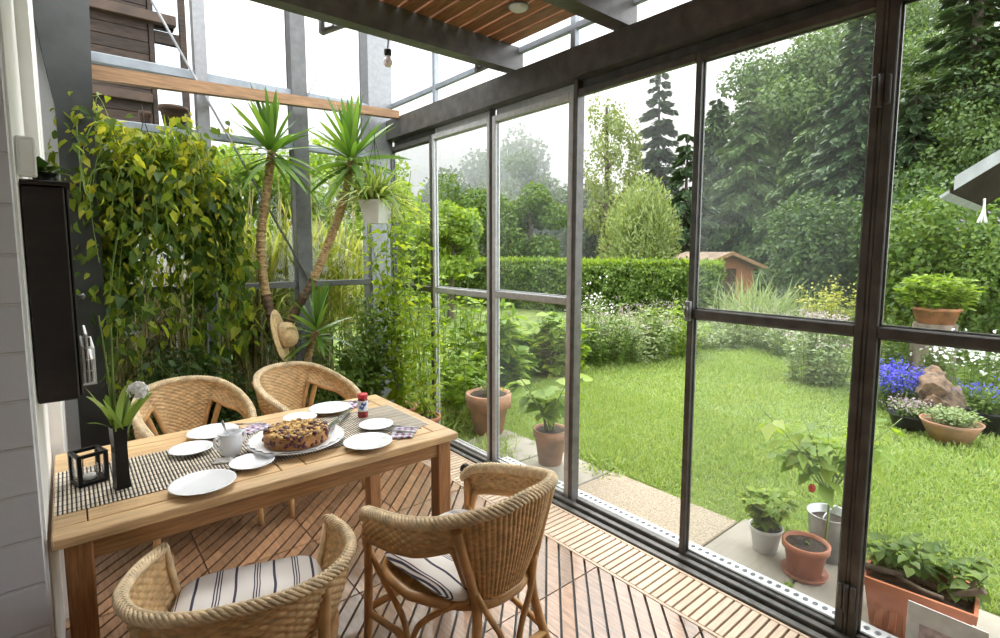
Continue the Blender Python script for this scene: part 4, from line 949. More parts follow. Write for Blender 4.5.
# tufts along the paving edge and by the left pots
def tuft(name, label, c, n, ln, w, mat, spread=.06, lo=.5, cat='plant', droop=(.2,.7), group=None):
    t = thing(name, label, cat, c, group=group); a = rng.uniform(0, 2*PI, n); e = rng.uniform(lo, 1.5, n)
    blades('leaf_blades', np.column_stack([rng.normal(size=(n,2))*spread, np.zeros(n)]), np.stack([np.cos(a)*np.cos(e), np.sin(a)*np.cos(e), np.sin(e)],1), rng.uniform(ln*.5, ln, n), w, rng.uniform(*droop, n), L[mat], t, seg=6); return t
tuft('grass_tuft', 'long grass tuft at the foot of the corner glass', (2.72,3.98,GZ), 260, .42, .010, 'grass', .14)
tuft('grass_tuft', 'grass tuft beside the weathered clay pot', (2.62,3.22,GZ), 160, .28, .009, 'grass', .10)
tuft('grass_tuft', 'grass tuft growing at the slab edge near the doorway', (3.10,2.45,GZ), 200, .16, .012, 'grass', .10)
tuft('weed_sprig', 'tiny weed in the slab joint below the chilli pot', (2.62,.955,-.037), 18, .05, .012, 'bright', .015)
# ---- pots along the paving
def potted(name, label, c, r, h, potm, rimh=.04, saucer=0, cat='potted plant', rimw=1.08):
    t = thing(name, label, cat, (c[0], c[1], -.0355)); pot_parts(t, r, h, potm, rimh=rimh, rimw=rimw)
    if saucer: 
        MB().lathe([(0,-.0),(saucer*.9,0),(saucer,.022),(saucer*.97,.022),(saucer*.88,.006),(0,.006)], 32).build('saucer', MT[potm], t)
    return t
def stalks(t, n, h, lean, z0, name='stems', r=.006, spread=.02):
    st = MB(); tips = []; paths = []
    for i in range(n):
        a = random.uniform(0, 2*PI); hh = h*random.uniform(.7, 1)
        p = crm([(random.gauss(0,spread), random.gauss(0,spread), z0), (math.cos(a)*lean*.35, math.sin(a)*lean*.35, z0+hh*.5), (math.cos(a)*lean, math.sin(a)*lean, z0+hh)], 12)
        st.tube(p, list(np.linspace(r, r*.5, 12)), 6); tips.append(p[-1]); paths.append(p)
    st.build(name, MT['stem'], t); return paths
def leafy(t, paths, per, size, mat, T=T_LEAF, from_=.35, name='foliage', reach=.05, hang=.35):
    ps, ds = [], []
    for p in paths:
        for q in range(per):
            s = random.uniform(from_, 1); b = p[min(len(p)-1, int(s*(len(p)-1)))]
            a = random.uniform(0, 2*PI); o = np.array([math.cos(a), math.sin(a), random.uniform(-.2,.6)])
            ps.append(b+o*random.uniform(0, reach)); ds.append(o+np.array([0,0,-hang]))
    n = len(ps); leaves(name, np.array(ps), np.array(ds), rdir(n)*.4+np.array([0,0,1.]), rng.uniform(size[0], size[1], n), L[mat], t, T)
t = potted('clay_pot', 'large weathered clay pot outside behind the second mullion', (2.86,3.60), .180, .36, 'terra_old', .12, rimw=1.13)
leafy(t, stalks(t, 6, .16, .12, .34), 6, (.03,.06), 'mid')
t = potted('potted_vegetable', 'leafy plant in a clay pot outside beside the slid door', (2.80,2.76), .122, .27, 'terra_old', .06)
leafy(t, stalks(t, 6, .46, .26, .25, r=.008), 11, (.08,.15), 'bright', T_HEART, .35, reach=.08)
t = potted('potted_basil', 'basil in a small white pot on the paving', (2.87,1.17), .082, .135, 'white_plastic', .02, rimw=1.03)
leafy(t, stalks(t, 22, .22, .12, .12, r=.003), 16, (.035,.065), 'bright', T_HEART, .25, reach=.03)
# chilli
t = potted('potted_chilli', 'chilli plant with one red fruit in a clay-coloured pot with saucer', (2.80,.945), .100, .170, 'plast_terra', .033, saucer=.108)
b = np.array([2.80,.945,-.0355]); K = [(0,0,.17), P(821,555,2.68)-b, P(827,528,2.68)-b, P(829,500,2.70)-b, P(829,486,2.70)-b]
K = crm(K, 16); st = MB().tube(K, list(np.linspace(.0075,.005,16)), 7); br = []
for tg in ((760,408),(785,425),(800,412),(845,440),(872,428),(902,418),(828,425),(775,452),(880,445),(800,450)):
    p = crm([K[12], (np.array(K[13])+P(tg[0],tg[1],2.7)-b)/2+np.array([0,0,.03]), P(tg[0],tg[1],2.7+random.uniform(-.15,.15))-b], 12); st.tube(p, list(np.linspace(.0045,.002,12)), 6); br.append(p)
st.build('stems', MT['stem'], t)
leafy(t, br, 12, (.06,.14), 'bright', T_LEAF, .3, reach=.05, hang=.6)
fr_ = P(812, 488, 2.68)-b; MB().lathe([(0,-.024),(.010,-.02),(.017,-.006),(.017,.008),(.010,.018),(0,.02)], 16, tuple(fr_)).build('fruit', MT['red'], t, label='red chilli fruit')
t = thing('zinc_bucket', 'grey metal bucket standing behind the chilli pot', 'bucket', (3.06,.925,-.0355))
MB().lathe([(0,0),(.082,0),(.105,.235),(.110,.24),(.108,.246),(.102,.244),(.080,.03),(0,.03)], 36).build('body', MT['zinc'], t); MB().disc(.097, .20).build('soil', MT['soil'], t)
MB().tube(crm([(.104,0,.225),(.10,.0,.25),(.05,.0,.262),(-.05,0,.262),(-.10,0,.25),(-.104,0,.225)], 24), .003, 6).build('bail', MT['zinc'], t)
# long planter
t = thing('window_box_planter', 'long terracotta-coloured planter with geranium and branches at the lower right', 'planter', (2.735,.475,-.0355), math.radians(-84))
m = MB(); 
def trough(a0, b0, z0, a1, b1, z1): m.add([(-a0,-b0,z0),(a0,-b0,z0),(a0,b0,z0),(-a0,b0,z0),(-a1,-b1,z1),(a1,-b1,z1),(a1,b1,z1),(-a1,b1,z1)], [(0,1,5,4),(1,2,6,5),(2,3,7,6),(3,0,4,7)])
trough(.15,.10,0,.175,.122,.19); trough(.175,.122,.19,.186,.133,.193); trough(.186,.133,.193,.189,.136,.232); trough(.189,.136,.232,.176,.123,.232); trough(.176,.123,.232,.170,.117,.19)
m.add([(-.15,-.10,0),(.15,-.10,0),(.15,.10,0),(-.15,.10,0)], [(0,3,2,1)])
for k in range(6): x = -.12+.048*k; m.bbox(x-.014, x+.014, -.115, -.105, .02, .11, .003)
m.build('trough', MT['plast_terra'], t); MB().box(-.168,.168,-.115,.115,.17,.20).build('soil', MT['soil'], t)
br = MB()
br.tube(crm([(-.20,-.08,.25),(-.12,-.06,.25),(-.02,.02,.225),(.08,.0,.215)], 16), list(np.linspace(.016,.010,16)), 8).tube(crm([(.08,-.02,.20),(.15,-.01,.25),(.20,-.02,.29)], 12), list(np.linspace(.012,.014,12)), 8).tube(crm([(-.14,.0,.235),(.0,-.06,.225),(.08,-.05,.215)],10), .009, 8).tube(crm([(.10,.03,.20),(.15,.03,.25),(.19,.05,.31)],10), .011, 8)
br.build('dry_branches', MT['stump'], t)
g = []
for cx, cy, s, in ((-.12,.06,.15),(.0,.08,.16),(.11,.05,.17)):
    sub = [np.array([cx,cy,.2])+np.array([random.gauss(0,.02), random.gauss(0,.02), 0]) for _ in range(6)]
    for q in sub:
        a = random.uniform(0,2*PI); g.append(crm([q, q+np.array([math.cos(a)*.04, math.sin(a)*.04, s*.5]), q+np.array([math.cos(a)*.1, math.sin(a)*.1, s])], 8))
st = MB()
for p in g: st.tube(p, .003, 5)
st.build('stems', MT['stem'], t); leafy(t, g, 12, (.03,.065), 'mid', T_HEART, .2, reach=.05)
t = thing('paper_sheet', 'pale paper sheet standing before the long planter at the lower edge', 'paper', (2.470,.46,-.03))
MB().bbox(-.002,.002,-.235,.0,.0,.265,.001).build('sheet', MT['paper'], t)
MB().bbox(-.0032,-.0022,-.20,-.04,.05,.19,.0005).build('faded_picture', solid('faded_print', (.55,.42,.42), .7, 0, .3, 25), t)
# ---- garden bed plants
PER = 2.0
def perennial(name, label, c, r, h, ns, per, size, mat, flower=None, fn=0, T=T_LEAF, cat='plant', fs=.02, up=.0, group=None, z=GZ):
    t = thing(name, label, cat, (c[0], c[1], z), group=group); ps, ds, fp, st = [], [], [], MB()
    for i in range(ns):
        a = random.uniform(0,2*PI); q = r*math.sqrt(random.random()); bx, by = math.cos(a)*q*.7, math.sin(a)*q*.7; hh = h*random.uniform(.6,1)*(1-.3*(q/r)**2)
        p = crm([(bx,by,0),(bx*1.15,by*1.15,hh*.5),(bx*1.45+random.gauss(0,.04),by*1.45+random.gauss(0,.04),hh)], 8); st.tube(p, .004, 4, cap=False)
        for k in range(int(per*PER)):
            s = random.uniform(.1,1); b = p[int(s*7)]; o = np.array([random.gauss(0,1), random.gauss(0,1), random.uniform(-.3,.5)+up]); o /= np.linalg.norm(o)
            ps.append(b+o*random.uniform(0,.05)); ds.append(o)
        for k in range(fn): fp.append(p[-1]+np.array([random.gauss(0,fs*1.6), random.gauss(0,fs*1.6), random.gauss(0,fs*1.2)]))
    st.build('stems', MT['stem'], t); n = len(ps)
    leaves('foliage', np.array(ps), np.array(ds), rdir(n)*.5+np.array([0,0,1.]), rng.uniform(*size, n), L[mat], t, T)
    if flower: n = len(fp); leaves('flowers', np.array(fp), rdir(n), rdir(n)*.5+np.array([0,0,1.]), rng.uniform(.7,1.3,n)*fs, L[flower], t, T_QUAD)
    return t
at = lambda px, d: P(px, 250, d)
# left group close to the glass
perennial('tall_perennial', 'tall leafy perennial outside the corner bay', at(452,5.6), .45, 1.75, 22, 15, (.06,.13), 'bright')
perennial('tall_perennial', 'tall leafy perennial outside, just left of the second mullion', at(478,6.4), .45, 1.35, 20, 14, (.08,.16), 'bright', T=T_HEART)
perennial('tall_perennial', 'loose yellow-green shrub in the left bed behind the corner glass', at(415,6.6), .6, 2.1, 24, 24, (.05,.10), 'bright')
perennial('broad_leaf_plant', 'broad-leaved vegetable plant outside in the middle of the slid door pane', at(520,6.6), .5, 1.05, 20, 22, (.09,.17), 'bright', T=T_HEART)
perennial('broad_leaf_plant', 'broad-leaved plant outside at the right side of the slid door pane', at(556,6.9), .45, 1.0, 18, 18, (.09,.16), 'bright', T=T_HEART)
perennial('broad_leaf_plant', 'low leafy plants left of the clay pot', at(462,5.0), .35, .85, 18, 24, (.06,.12), 'bright')
perennial('oregano_bed_plant', 'pale flowering herb clump seen through the doorway beside its left post', at(600,7.6), .6, 1.0, 50, 26, (.045,.09), 'mid', 'pink', 10)
perennial('oregano_bed_plant', 'wide pale flowering herb clump in the middle of the doorway', at(640,7.9), .65, 1.0, 60, 26, (.045,.085), 'silvery', 'pink', 14)
perennial('oregano_bed_plant', 'green bushy herb clump at the right of the doorway', at(672,8.2), .6, 1.0, 50, 26, (.045,.09), 'bright', 'pink', 4)
perennial('cornflower_clump', 'white flowering stems in front of the hedge', at(595,9.2), .35, 1.25, 16, 10, (.05,.09), 'silvery', 'white', 4, fs=.05)
perennial('low_mint', 'low pale green plants along the far lawn edge', at(712,9.0), .7, .45, 46, 22, (.045,.085), 'silvery', 'pink', 8)
perennial('oregano_bed_plant', 'pink flowering herb clump beyond the lawn left of the dark mullion', at(745,9.2), .7, .75, 50, 26, (.045,.085), 'silvery', 'pink', 16)
perennial('oregano_bed_plant', 'purple-pink herb clump behind the left edge of the dark mullion', at(800,8.3), .7, .85, 54, 26, (.045,.085), 'silvery', 'pink', 16)
perennial('oregano_bed_plant', 'purple-pink herb clump at the lawn edge next to the blue flowers', at(824,6.4), .42, 1.02, 48, 26, (.045,.085), 'silvery', 'pink', 18, fs=.024)
perennial('goldenrod', 'yellow-green flowering plant left of the dark mullion', at(832,9.8), .6, 1.2, 30, 24, (.05,.10), 'yellow', 'dryyellow', 6, fs=.05)
perennial('goldenrod', 'small yellow-green plant right of the dark mullion', at(898,8.9), .5, 1.05, 26, 24, (.05,.10), 'yellow', 'dryyellow', 4, fs=.05)
tuft('ornamental_grass', 'tall arching ornamental grass beyond the far lawn', np.append(at(757,10.6)[:2], GZ), 520, 1.75, .020, 'silvery', .30, .8, droop=(.15,.6))
tuft('ornamental_grass', 'smaller ornamental grass beside the tall one', np.append(at(795,11.0)[:2], GZ), 320, 1.3, .020, 'willow', .30, .7, droop=(.15,.6))
perennial('lobelia_mound', 'mound of deep blue flowers right of the dark mullion', at(906,5.35), .28, .50, 60, 14, (.03,.05), 'mid', 'blue', 26, fs=.026)
perennial('green_filler', 'loose green plant behind the blue flowers', at(905,7.0), .45, .85, 34, 22, (.04,.08), 'mid')
perennial('daisy_clump', 'white daisies beside the log stump at the right edge', at(987,5.7), .34, .80, 26, 14, (.04,.07), 'mid', 'white', 8, fs=.06)
perennial('daisy_clump', 'few white daisies left of the stump', at(948,6.3), .2, .62, 12, 14, (.04,.07), 'mid', 'white', 4, fs=.045)
t = perennial('heather_tray', 'dark bowl of pinkish low flowers beside the log', at(926,4.75), .17, .14, 46, 10, (.02,.035), 'mid', 'pink', 12, fs=.018, z=.07)
MB().lathe([(0,-.125),(.14,-.125),(.19,0),(.20,.01),(.185,.01),(0,-.01)], 28).build('bowl', MT['black'], t)
c = at(966,4.4); t = perennial('succulent_bowl', 'shallow clay bowl with low green plants at the right', c, .19, .13, 60, 12, (.02,.04), 'silvery', z=.12)
MB().lathe([(0,-.175),(.13,-.175),(.205,-.02),(.222,.01),(.205,.012),(.19,-.01),(0,-.02)], 32).build('bowl', MT['terra_old'], t)
# log lying, stump with planter
c = at(957,5.0); t = thing('split_log', 'weathered split log lying between blue flowers and daisies', 'log', (c[0], c[1], GZ), .2)
from mathutils import noise as mn
m = MB()
for (x0,y0,z0),(x1,y1,z1),r in (((-.34,.05,.14),(.30,-.03,.18),.17),((-.28,.10,.30),(.18,.08,.36),.12),((.02,-.06,.10),(.40,.10,.16),.15),((-.30,-.10,.10),(.0,-.12,.08),.11),((.10,.05,.36),(.30,.10,.42),.08)):
    k0 = len(m.v); pth = [(x0+(x1-x0)*i/14, y0+(y1-y0)*i/14, z0+(z1-z0)*i/14) for i in range(15)]; m.tube(pth, [r*(.8+.2*math.sin(PI*i/14)) for i in range(15)], 40)
    for i in range(k0, len(m.v)):
        p = Vector(m.v[i]); ax = Vector(pth[min(14, (i-k0)//40)]); dr = p-ax; q = mn.noise(Vector((p.x*5, p.y*17, p.z*17))); q2 = mn.noise(Vector((p.x*14, p.y*60, p.z*60)))
        m.v[i] = tuple(ax+dr*(1+.38*q+.13*q2))
m.build('wood', MT['rock'], t)
c = at(941,6.6); t = thing('tree_stump', 'upright cut trunk carrying a clay pot at the right', 'stump', (c[0], c[1], GZ))
MB().lathe([(0,0),(.26,0),(.235,.12),(.225,.72),(.215,.735),(0,.735)], 28, wob=lambda a, r, z: .05*math.sin(a*5+z)+.03*math.sin(a*11)).build('trunk', MT['stump'], t)
t = perennial('stump_plant', 'clay pot of fresh green leaves standing on the cut trunk', c, .40, .50, 46, 26, (.06,.11), 'bright', z=.885)
MB().lathe([(0,-.208),(.19,-.208),(.245,-.04),(.262,-.04),(.264,.0),(.24,.0),(0,-.02)], 32).build('pot', MT['terra'], t)
def bush(name, label, c, R, n, size, mat, cat='shrub', T=T_LEAF, nb=12, hang=.25, core=True, group=None, z0=0):
    t = thing(name, label, cat, (c[0], c[1], GZ), group=group); bl = []
    for i in range(nb):
        u = rdir(1)[0]; u[2] = abs(u[2])*1.0; bl.append((np.array([u[0]*R[0]*.62, u[1]*R[1]*.62, z0+R[2]*(.45+.48*u[2])]), (R[0]*random.uniform(.34,.52), R[1]*random.uniform(.34,.52), R[2]*random.uniform(.22,.36))))
    bl.append((np.array([0,0,z0+R[2]*.42]), (R[0]*.7, R[1]*.7, R[2]*.42)))
    cloud('foliage', bl, n, size, L[mat], t, T, hang=hang)
    MB().tube([(0,0,0),(.03,0,z0+R[2]*.5)], .03+.01*R[0], 6).build('stem', MT['bark'], t)
    return t
bush('viburnum_shrub', 'large dark green rounded shrub above the clay pot at the right', at(940,8.2), (1.15,1.0,2.25), 9000, .10, 'mid', T=T_LEAF)
bush('rose_shrub', 'leafy shrub at the far right edge under the small roof', at(1000,7.4), (.9,.8,1.75), 9000, .07, 'mid')
perennial('buddleia', 'purple flower spikes rising above the right shrub', at(962,8.6), .5, 2.62, 20, 12, (.07,.13), 'mid', 'purple', 16, fs=.05)
bush('lilac_shrub', 'dark shrub at the wood edge just right of the dark mullion', at(905,11.5), (1.6,1.3,3.0), 9000, .12, 'dark')
bush('elder_shrub', 'dark undergrowth shrub left of the dark mullion', at(815,13.0), (1.8,1.4,2.6), 9000, .13, 'dark')
# hedge
a, b = at(415,17.5), at(722,12.6); v = b-a; ln = np.linalg.norm(v[:2]); t = thing('hedge', 'long clipped green hedge closing the lawn', 'hedge', (a[0], a[1], GZ), math.atan2(v[1], v[0]))
n = 60000; hx, hy, hz = ln, .55, 1.24
f = rng.random(n); p = np.empty((n,3)); nr = np.zeros((n,3)); p[:,0] = rng.uniform(0, hx, n)
top = f < .35; fr_ = (f >= .35) & (f < .85); bk = f >= .85
p[top,1] = rng.uniform(-hy, hy, top.sum()); p[top,2] = hz+.05*np.sin(p[top,0]*1.7)+rng.normal(size=top.sum())*.05; nr[top] = (0,0,1)
p[fr_,1] = -hy; p[fr_,2] = rng.uniform(0, hz, fr_.sum()); nr[fr_] = (0,-1,.3); p[bk,1] = hy; p[bk,2] = rng.uniform(0, hz, bk.sum()); nr[bk] = (0,1,.3)
p[:,1] += np.where(top, 0, .06*np.sin(p[:,0]*3.1)*np.sin(p[:,2]*4)+.10*np.sin(p[:,0]*9+p[:,2]*7)*np.sin(p[:,2]*11)+rng.normal(size=n)*.09)
leaves('foliage', p, nr*.5+rdir(n)+np.array([0,0,-.1]), nr+rdir(n)*.6, rng.uniform(.06,.12,n), L['hedge'], t)
n2 = 14000; p2 = np.column_stack([rng.uniform(0,hx,n2), rng.uniform(-hy,hy,n2), hz+rng.normal(size=n2)*.05+.02]); leaves('new_shoots', p2, rdir(n2)*.6+np.array([0,0,1.]), rdir(n2), rng.uniform(.06,.13,n2), L['bright'], t)
MB().box(.1, hx-.1, -hy+.12, hy-.12, 0, hz-.12).build('inner_twigs', MT['bark'], t)
# ---- trees
def trunk_parts(t, h, r, lean=0, mat='bark', nb=0, spread=1.0, z0=.4):
    m = MB().tube(crm([(0,0,-.1),(lean*.3,0,h*.4),(lean,0,h)], 12), list(np.linspace(r, r*.25, 12)), 10)
    for i in range(nb):
        s = random.uniform(z0, .95); a = random.uniform(0, 2*PI); b = np.array([lean*s, 0, h*s]); q = spread*random.uniform(.5,1)*(1.1-s)
        m.tube(crm([b, b+np.array([math.cos(a)*q*.5, math.sin(a)*q*.5, q*.35]), b+np.array([math.cos(a)*q, math.sin(a)*q, q*.55])], 7), list(np.linspace(r*.35, r*.08, 7)), 6)
    m.build('trunk', MT[mat], t)
def broadleaf(name, label, c, h, R, zc, n, size, mat, nb=26, hang=.25, bark='bark', T=T_QUAD, group='trees beyond the lawn', blobr=(.22,.36), fill=.35):
    t = thing(name, label, 'tree', (c[0], c[1], GZ), group=group); bl = []
    for i in range(nb):
        u = rdir(1)[0]; q = random.uniform(.45,.95); bl.append((np.array([u[0]*R*q, u[1]*R*q, zc+u[2]*(h-zc)*q*.92]), (R*random.uniform(*blobr), R*random.uniform(*blobr), (h-zc)*random.uniform(blobr[0]*.75, blobr[1]*.75))))
    cloud('crown', bl, n, size, L[mat], t, T, hang=hang, fill=fill); trunk_parts(t, h*.85, .05+h*.018, random.uniform(-.3,.3), bark, 12, R*1.1, .3); return t
def conifer(name, label, c, h, R, n, size, mat, droop=.35, z0=.06, group='conifers beyond the lawn', dens=30, power=.9):
    t = thing(name, label, 'tree', (c[0], c[1], GZ), group=group); ps, ds, ns = [], [], []
    nb = int(h*dens/3.0); m = MB().tube([(0,0,-.1),(0,0,h*.6),(0,0,h*.99)], [.03+h*.014, .02+h*.008, .012], 8)
    per = max(6, n//nb)
    for i in range(nb):
        s = z0+(1-z0)*(i+random.random())/nb; a = i*2.4+random.uniform(-.3,.3); bl = R*(1-s)**power*random.uniform(.7,1.1)+.08; z = h*s
        u = rng.random(per)**.7; x = u*bl; sd = rng.normal(size=per)*(.10+.20*bl*(1-u*.55))*.5
        zz = z-droop*bl*u**1.3+.18*bl*np.clip(u-.7,0,1)+rng.normal(size=per)*.05*bl-np.abs(sd)*.25
        ca, sa = math.cos(a), math.sin(a)
        ps.append(np.stack([ca*x-sa*sd, sa*x+ca*sd, zz],1)); dd = np.sign(sd)*.8
        ds.append(np.stack([ca-sa*dd, sa+ca*dd, -droop*1.1+rng.normal(size=per)*.25],1)); ns.append(np.tile([[0,0,1.]],(per,1))+rdir(per)*.5)
        if i % 2 == 0: m.tube([(0,0,z),(ca*bl*.5,sa*bl*.5,z-droop*bl*.35),(ca*bl*.9,sa*bl*.9,z-droop*bl*.85)], [.012+.01*bl,.01,.004], 5, cap=False)
    m.build('trunk', MT['bark'], t); pp = np.concatenate(ps); leaves('crown', pp, np.concatenate(ds), np.concatenate(ns), size*rng.uniform(.7,1.3,len(pp)), L[mat], t, T_SPRAY); return t
conifer('spruce_tree', 'slender tall spruce rising above the hedge in the doorway', at(655,29), 11.3, 3.4, 22000, .36, 'conifer', .30, dens=15, power=1.0)
conifer('spruce_tree', 'dark spruce at the right side of the doorway behind the hedge', at(684,21), 6.3, 2.1, 16000, .28, 'conifer', .45, dens=16)
conifer('spruce_tree', 'dark pointed spruce just right of the doorway mullion', at(712,25), 8.6, 2.2, 20000, .34, 'conifer', .45)
broadleaf('birch_tree', 'light airy birch left of the tall spruce', at(607,24), 9.4, 1.7, 4.6, 6500, .15, 'birch', 44, .8, fill=.6, blobr=(.14,.26))
bush('willow_shrub', 'pale upright willow-like shrub behind the hedge', at(640,15.5), (1.25,1.1,3.15), 11000, .16, 'willow', T=T_NARROW, cat='shrub', nb=26, hang=-.9)
broadleaf('beech_tree', 'big leafy tree filling the large glass leaf', at(815,24), 12.6, 4.7, 6.2, 60000, .18, 'tree', 80, .5, blobr=(.14,.26))
conifer('drooping_conifer', 'soft drooping conifer in front of the big tree, left in the large glass leaf', at(742,21.5), 8.0, 2.9, 42000, .24, 'larch', .55, dens=20, power=.75)
conifer('drooping_conifer', 'drooping green conifer behind the middle of the large glass leaf', at(808,18.5), 6.8, 3.0, 42000, .21, 'larch', .6, dens=20, power=.7)
conifer('dark_conifer', 'dark conifer between the two drooping trees', at(848,16.5), 9.0, 2.3, 20000, .32, 'conifer', .5)
broadleaf('beech_tree', 'tall dark tree right of the dark mullion', at(912,17.5), 9.0, 2.6, 4.8, 36000, .125, 'tree', 70, .5, blobr=(.14,.26))
conifer('pine_tree', 'tall dark pine with bare trunk at the upper right', at(958,14.6), 12.5, 2.3, 16000, .30, 'conifer', .25, z0=.42, dens=14)
broadleaf('beech_tree', 'dense dark tree at the right edge above the small roof', at(1008,14.0), 8.2, 2.8, 4.2, 52000, .11, 'tree', 70, .5, blobr=(.14,.26))
conifer('dark_conifer', 'dark conifer low behind the right shrub', at(905,15.0), 6.2, 2.2, 18000, .30, 'conifer', .5)
broadleaf('maple_tree', 'tree behind the large glass leaf reaching to the top rail', at(862,30), 19.0, 5.4, 10.0, 50000, .18, 'tree', 80, .4, blobr=(.12,.24))
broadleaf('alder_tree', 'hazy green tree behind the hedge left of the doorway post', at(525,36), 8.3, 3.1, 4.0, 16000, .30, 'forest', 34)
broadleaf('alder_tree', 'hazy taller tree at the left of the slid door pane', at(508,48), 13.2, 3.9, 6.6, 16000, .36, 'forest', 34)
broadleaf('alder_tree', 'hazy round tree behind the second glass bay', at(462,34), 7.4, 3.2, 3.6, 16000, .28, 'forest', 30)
broadleaf('fruit_tree', 'light green small tree over the hedge in the slid door pane', at(530,22), 4.6, 1.6, 2.6, 10000, .17, 'mid', 24)
broadleaf('fruit_tree', 'light green small tree over the hedge in the second bay', at(474,24), 5.2, 2.2, 2.8, 12000, .18, 'mid', 26)
broadleaf('fruit_tree', 'green tree between the slid door and the birch', at(585,30), 6.6, 2.2, 3.4, 12000, .22, 'forest', 26)
broadleaf('staghorn_shrub', 'yellow-green shrub above the hedge at the left', at(450,12.5), 2.7, .9, 1.7, 8000, .12, 'bright', 20, group=None)
broadleaf('linden_tree', 'bright tree behind the end wall at the left', at(250,14), 4.3, 2.6, 2.4, 15000, .15, 'bright', 28, group='trees behind the end wall')
broadleaf('linden_tree', 'bright tree behind the end wall right of the second post', at(345,16), 5.0, 2.4, 2.6, 15000, .16, 'bright', 28, group='trees behind the end wall')
broadleaf('linden_tree', 'bright leafy tree outside the glass corner', at(405,14), 3.4, 1.5, 2.0, 12000, .13, 'bright', 24, group='trees behind the end wall')
broadleaf('linden_tree', 'bright tree low behind the big vine', at(130,12), 3.3, 2.2, 1.8, 12000, .14, 'mid', 24, group='trees behind the end wall')
# wooded hill far behind
hc = at(430, 115); hn = 26000; hx = rng.uniform(-95, 95, hn); hy_ = rng.uniform(-22, 30, hn)
def hillz(x, y): return 26*np.exp(-((x+10)/52)**2)*np.clip((y+24)/40, 0, 1)
nx, ny = 50, 14; V = [(x, y, float(hillz(x, y))-.5) for y in np.linspace(-24, 32, ny) for x in np.linspace(-100, 100, nx)]
Fs = [(j*nx+i, j*nx+i+1, (j+1)*nx+i+1, (j+1)*nx+i) for j in range(ny-1) for i in range(nx-1)]
ho = struct(MB().add(V, Fs, 0, True), 'hill', MT['forestfloor'], 'hazy wooded hill far behind the garden at the left', 'hill'); ho.location = (hc[0], hc[1], GZ); ho.rotation_euler = (0,0,-YAW+.1)
# trees of the hill: one leaf mass of small crowns
k = 700; tx, ty_ = rng.uniform(-95, 95, k), rng.uniform(-22, 28, k); tz = hillz(tx, ty_); rr = rng.uniform(1.6, 3.2, k)
bl = [(np.array([tx[i], ty_[i], tz[i]+rr[i]*1.3]), (rr[i], rr[i], rr[i]*random.uniform(1.2, 2.2))) for i in range(k)]
fo_ = cloud('forest', bl, 90000, .85, L['forest'], None, T_QUAD, kind='stuff', label='distant hazy woodland covering the hill', category='woodland'); fo_.location = ho.location; fo_.rotation_euler = ho.rotation_euler
# ---- reeds behind the end wall
def reedbed(name, label, x0, x1, y0, y1, n, h, w, mat, stems=0, z0=0):
    p = scatter(n, x0, x1, y0, y1); a = rng.uniform(0, 2*PI, n); z = rng.uniform(z0, h*.66, n); e = rng.uniform(.7, 1.45, n)
    t = thing(name, label, 'reeds', (0,0,GZ), kind='stuff')
    blades('reed_leaves', np.column_stack([p, z]), np.stack([np.cos(a)*np.cos(e), np.sin(a)*np.cos(e), np.sin(e)],1), rng.uniform(.4,.85,n), w, rng.uniform(.2,.8,n), L[mat], t, seg=6, kind='stuff')
    m = MB()
    for i in range(stems):
        x, y = random.uniform(x0, x1), random.uniform(y0, y1); m.tube([(x,y,0),(x+random.gauss(0,.05),y,h*.5),(x+random.gauss(0,.12),y+random.gauss(0,.1),h*random.uniform(.75,1.02))], [.008,.007,.004], 5, cap=False)
    if stems: m.build('canes', MT['reeddry'], t, kind='stuff')
reedbed('reeds', 'tall bright reeds standing close behind the end wall glass', 1.0, 2.5, 5.1, 5.8, 1400, 2.5, .024, 'reed', 70, z0=.75)
reedbed('bamboo_thicket', 'darker bamboo thicket behind the vine and the left post', -.3, 1.6, 5.05, 5.8, 900, 1.9, .022, 'reedshade', 190)
fn = MB(); x = -2.6
while x < 2.3: fn.bbox(x, x+.11, 5.95, 5.975, GZ, 1.25+.02*math.sin(x*9), .004); x += .122
t = thing('board_fence', 'dark weathered board fence behind the bamboo', 'fence'); fn.build('boards', MT['fence'], t)
MB().bbox(-2.6,2.3,5.976,6.02,.3,.38,.004).bbox(-2.6,2.3,5.976,6.02,.95,1.03,.004).build('rails', MT['fence'], t)
# brown timber house behind, upper left
bx = P(186, 40, 6.2); t = thing('timber_house', 'brown boarded neighbouring house with a glazed corner, upper left', 'house', (0, 6.6, GZ))
hx1 = bx[0]*6.6/bx[1]; m = MB(); z = 2.7
while z < 7.6: m.bbox(-3.0, hx1-.34, -.02, .03, z, z+.115, .005); z += .118
m.bbox(-3.0, hx1-.34, .031, 3.4, 2.7, 7.6, .01); m.build('board_wall', MT['house_boards'], t)
m = MB().bbox(hx1-.335, hx1-.29, -.04, .06, 2.7, 7.6, .005).bbox(hx1-.06, hx1, -.04, .06, 2.7, 7.6, .005)
for zz in (2.7, 3.78, 4.7, 5.6): m.bbox(hx1-.29, hx1-.06, -.03, .05, zz, zz+.12, .005)
m.build('window_frame', MT['house_boards'], t)
MB().box(hx1-.29, hx1-.06, 0, .01, 2.7, 7.6).build('pane', MT['sky_glass'], t)
MB().bbox(-3.0, hx1-.1, -.12, -.03, 3.95, 4.05, .006).bbox(-3.0, hx1-.34, -.10, -.03, 3.15, 3.24, .006).build('ledge_board', MT['dark_ledge'], t)
MB().bbox(-3.0, hx1+.05, -.25, 3.5, 7.6, 7.75, .01).build('roof', MT['shedroof'], t)
MB().bbox(-3.0, hx1, 0.1, 3.4, -.0, 2.69, .01).build('plinth', MT['housewall'], t)
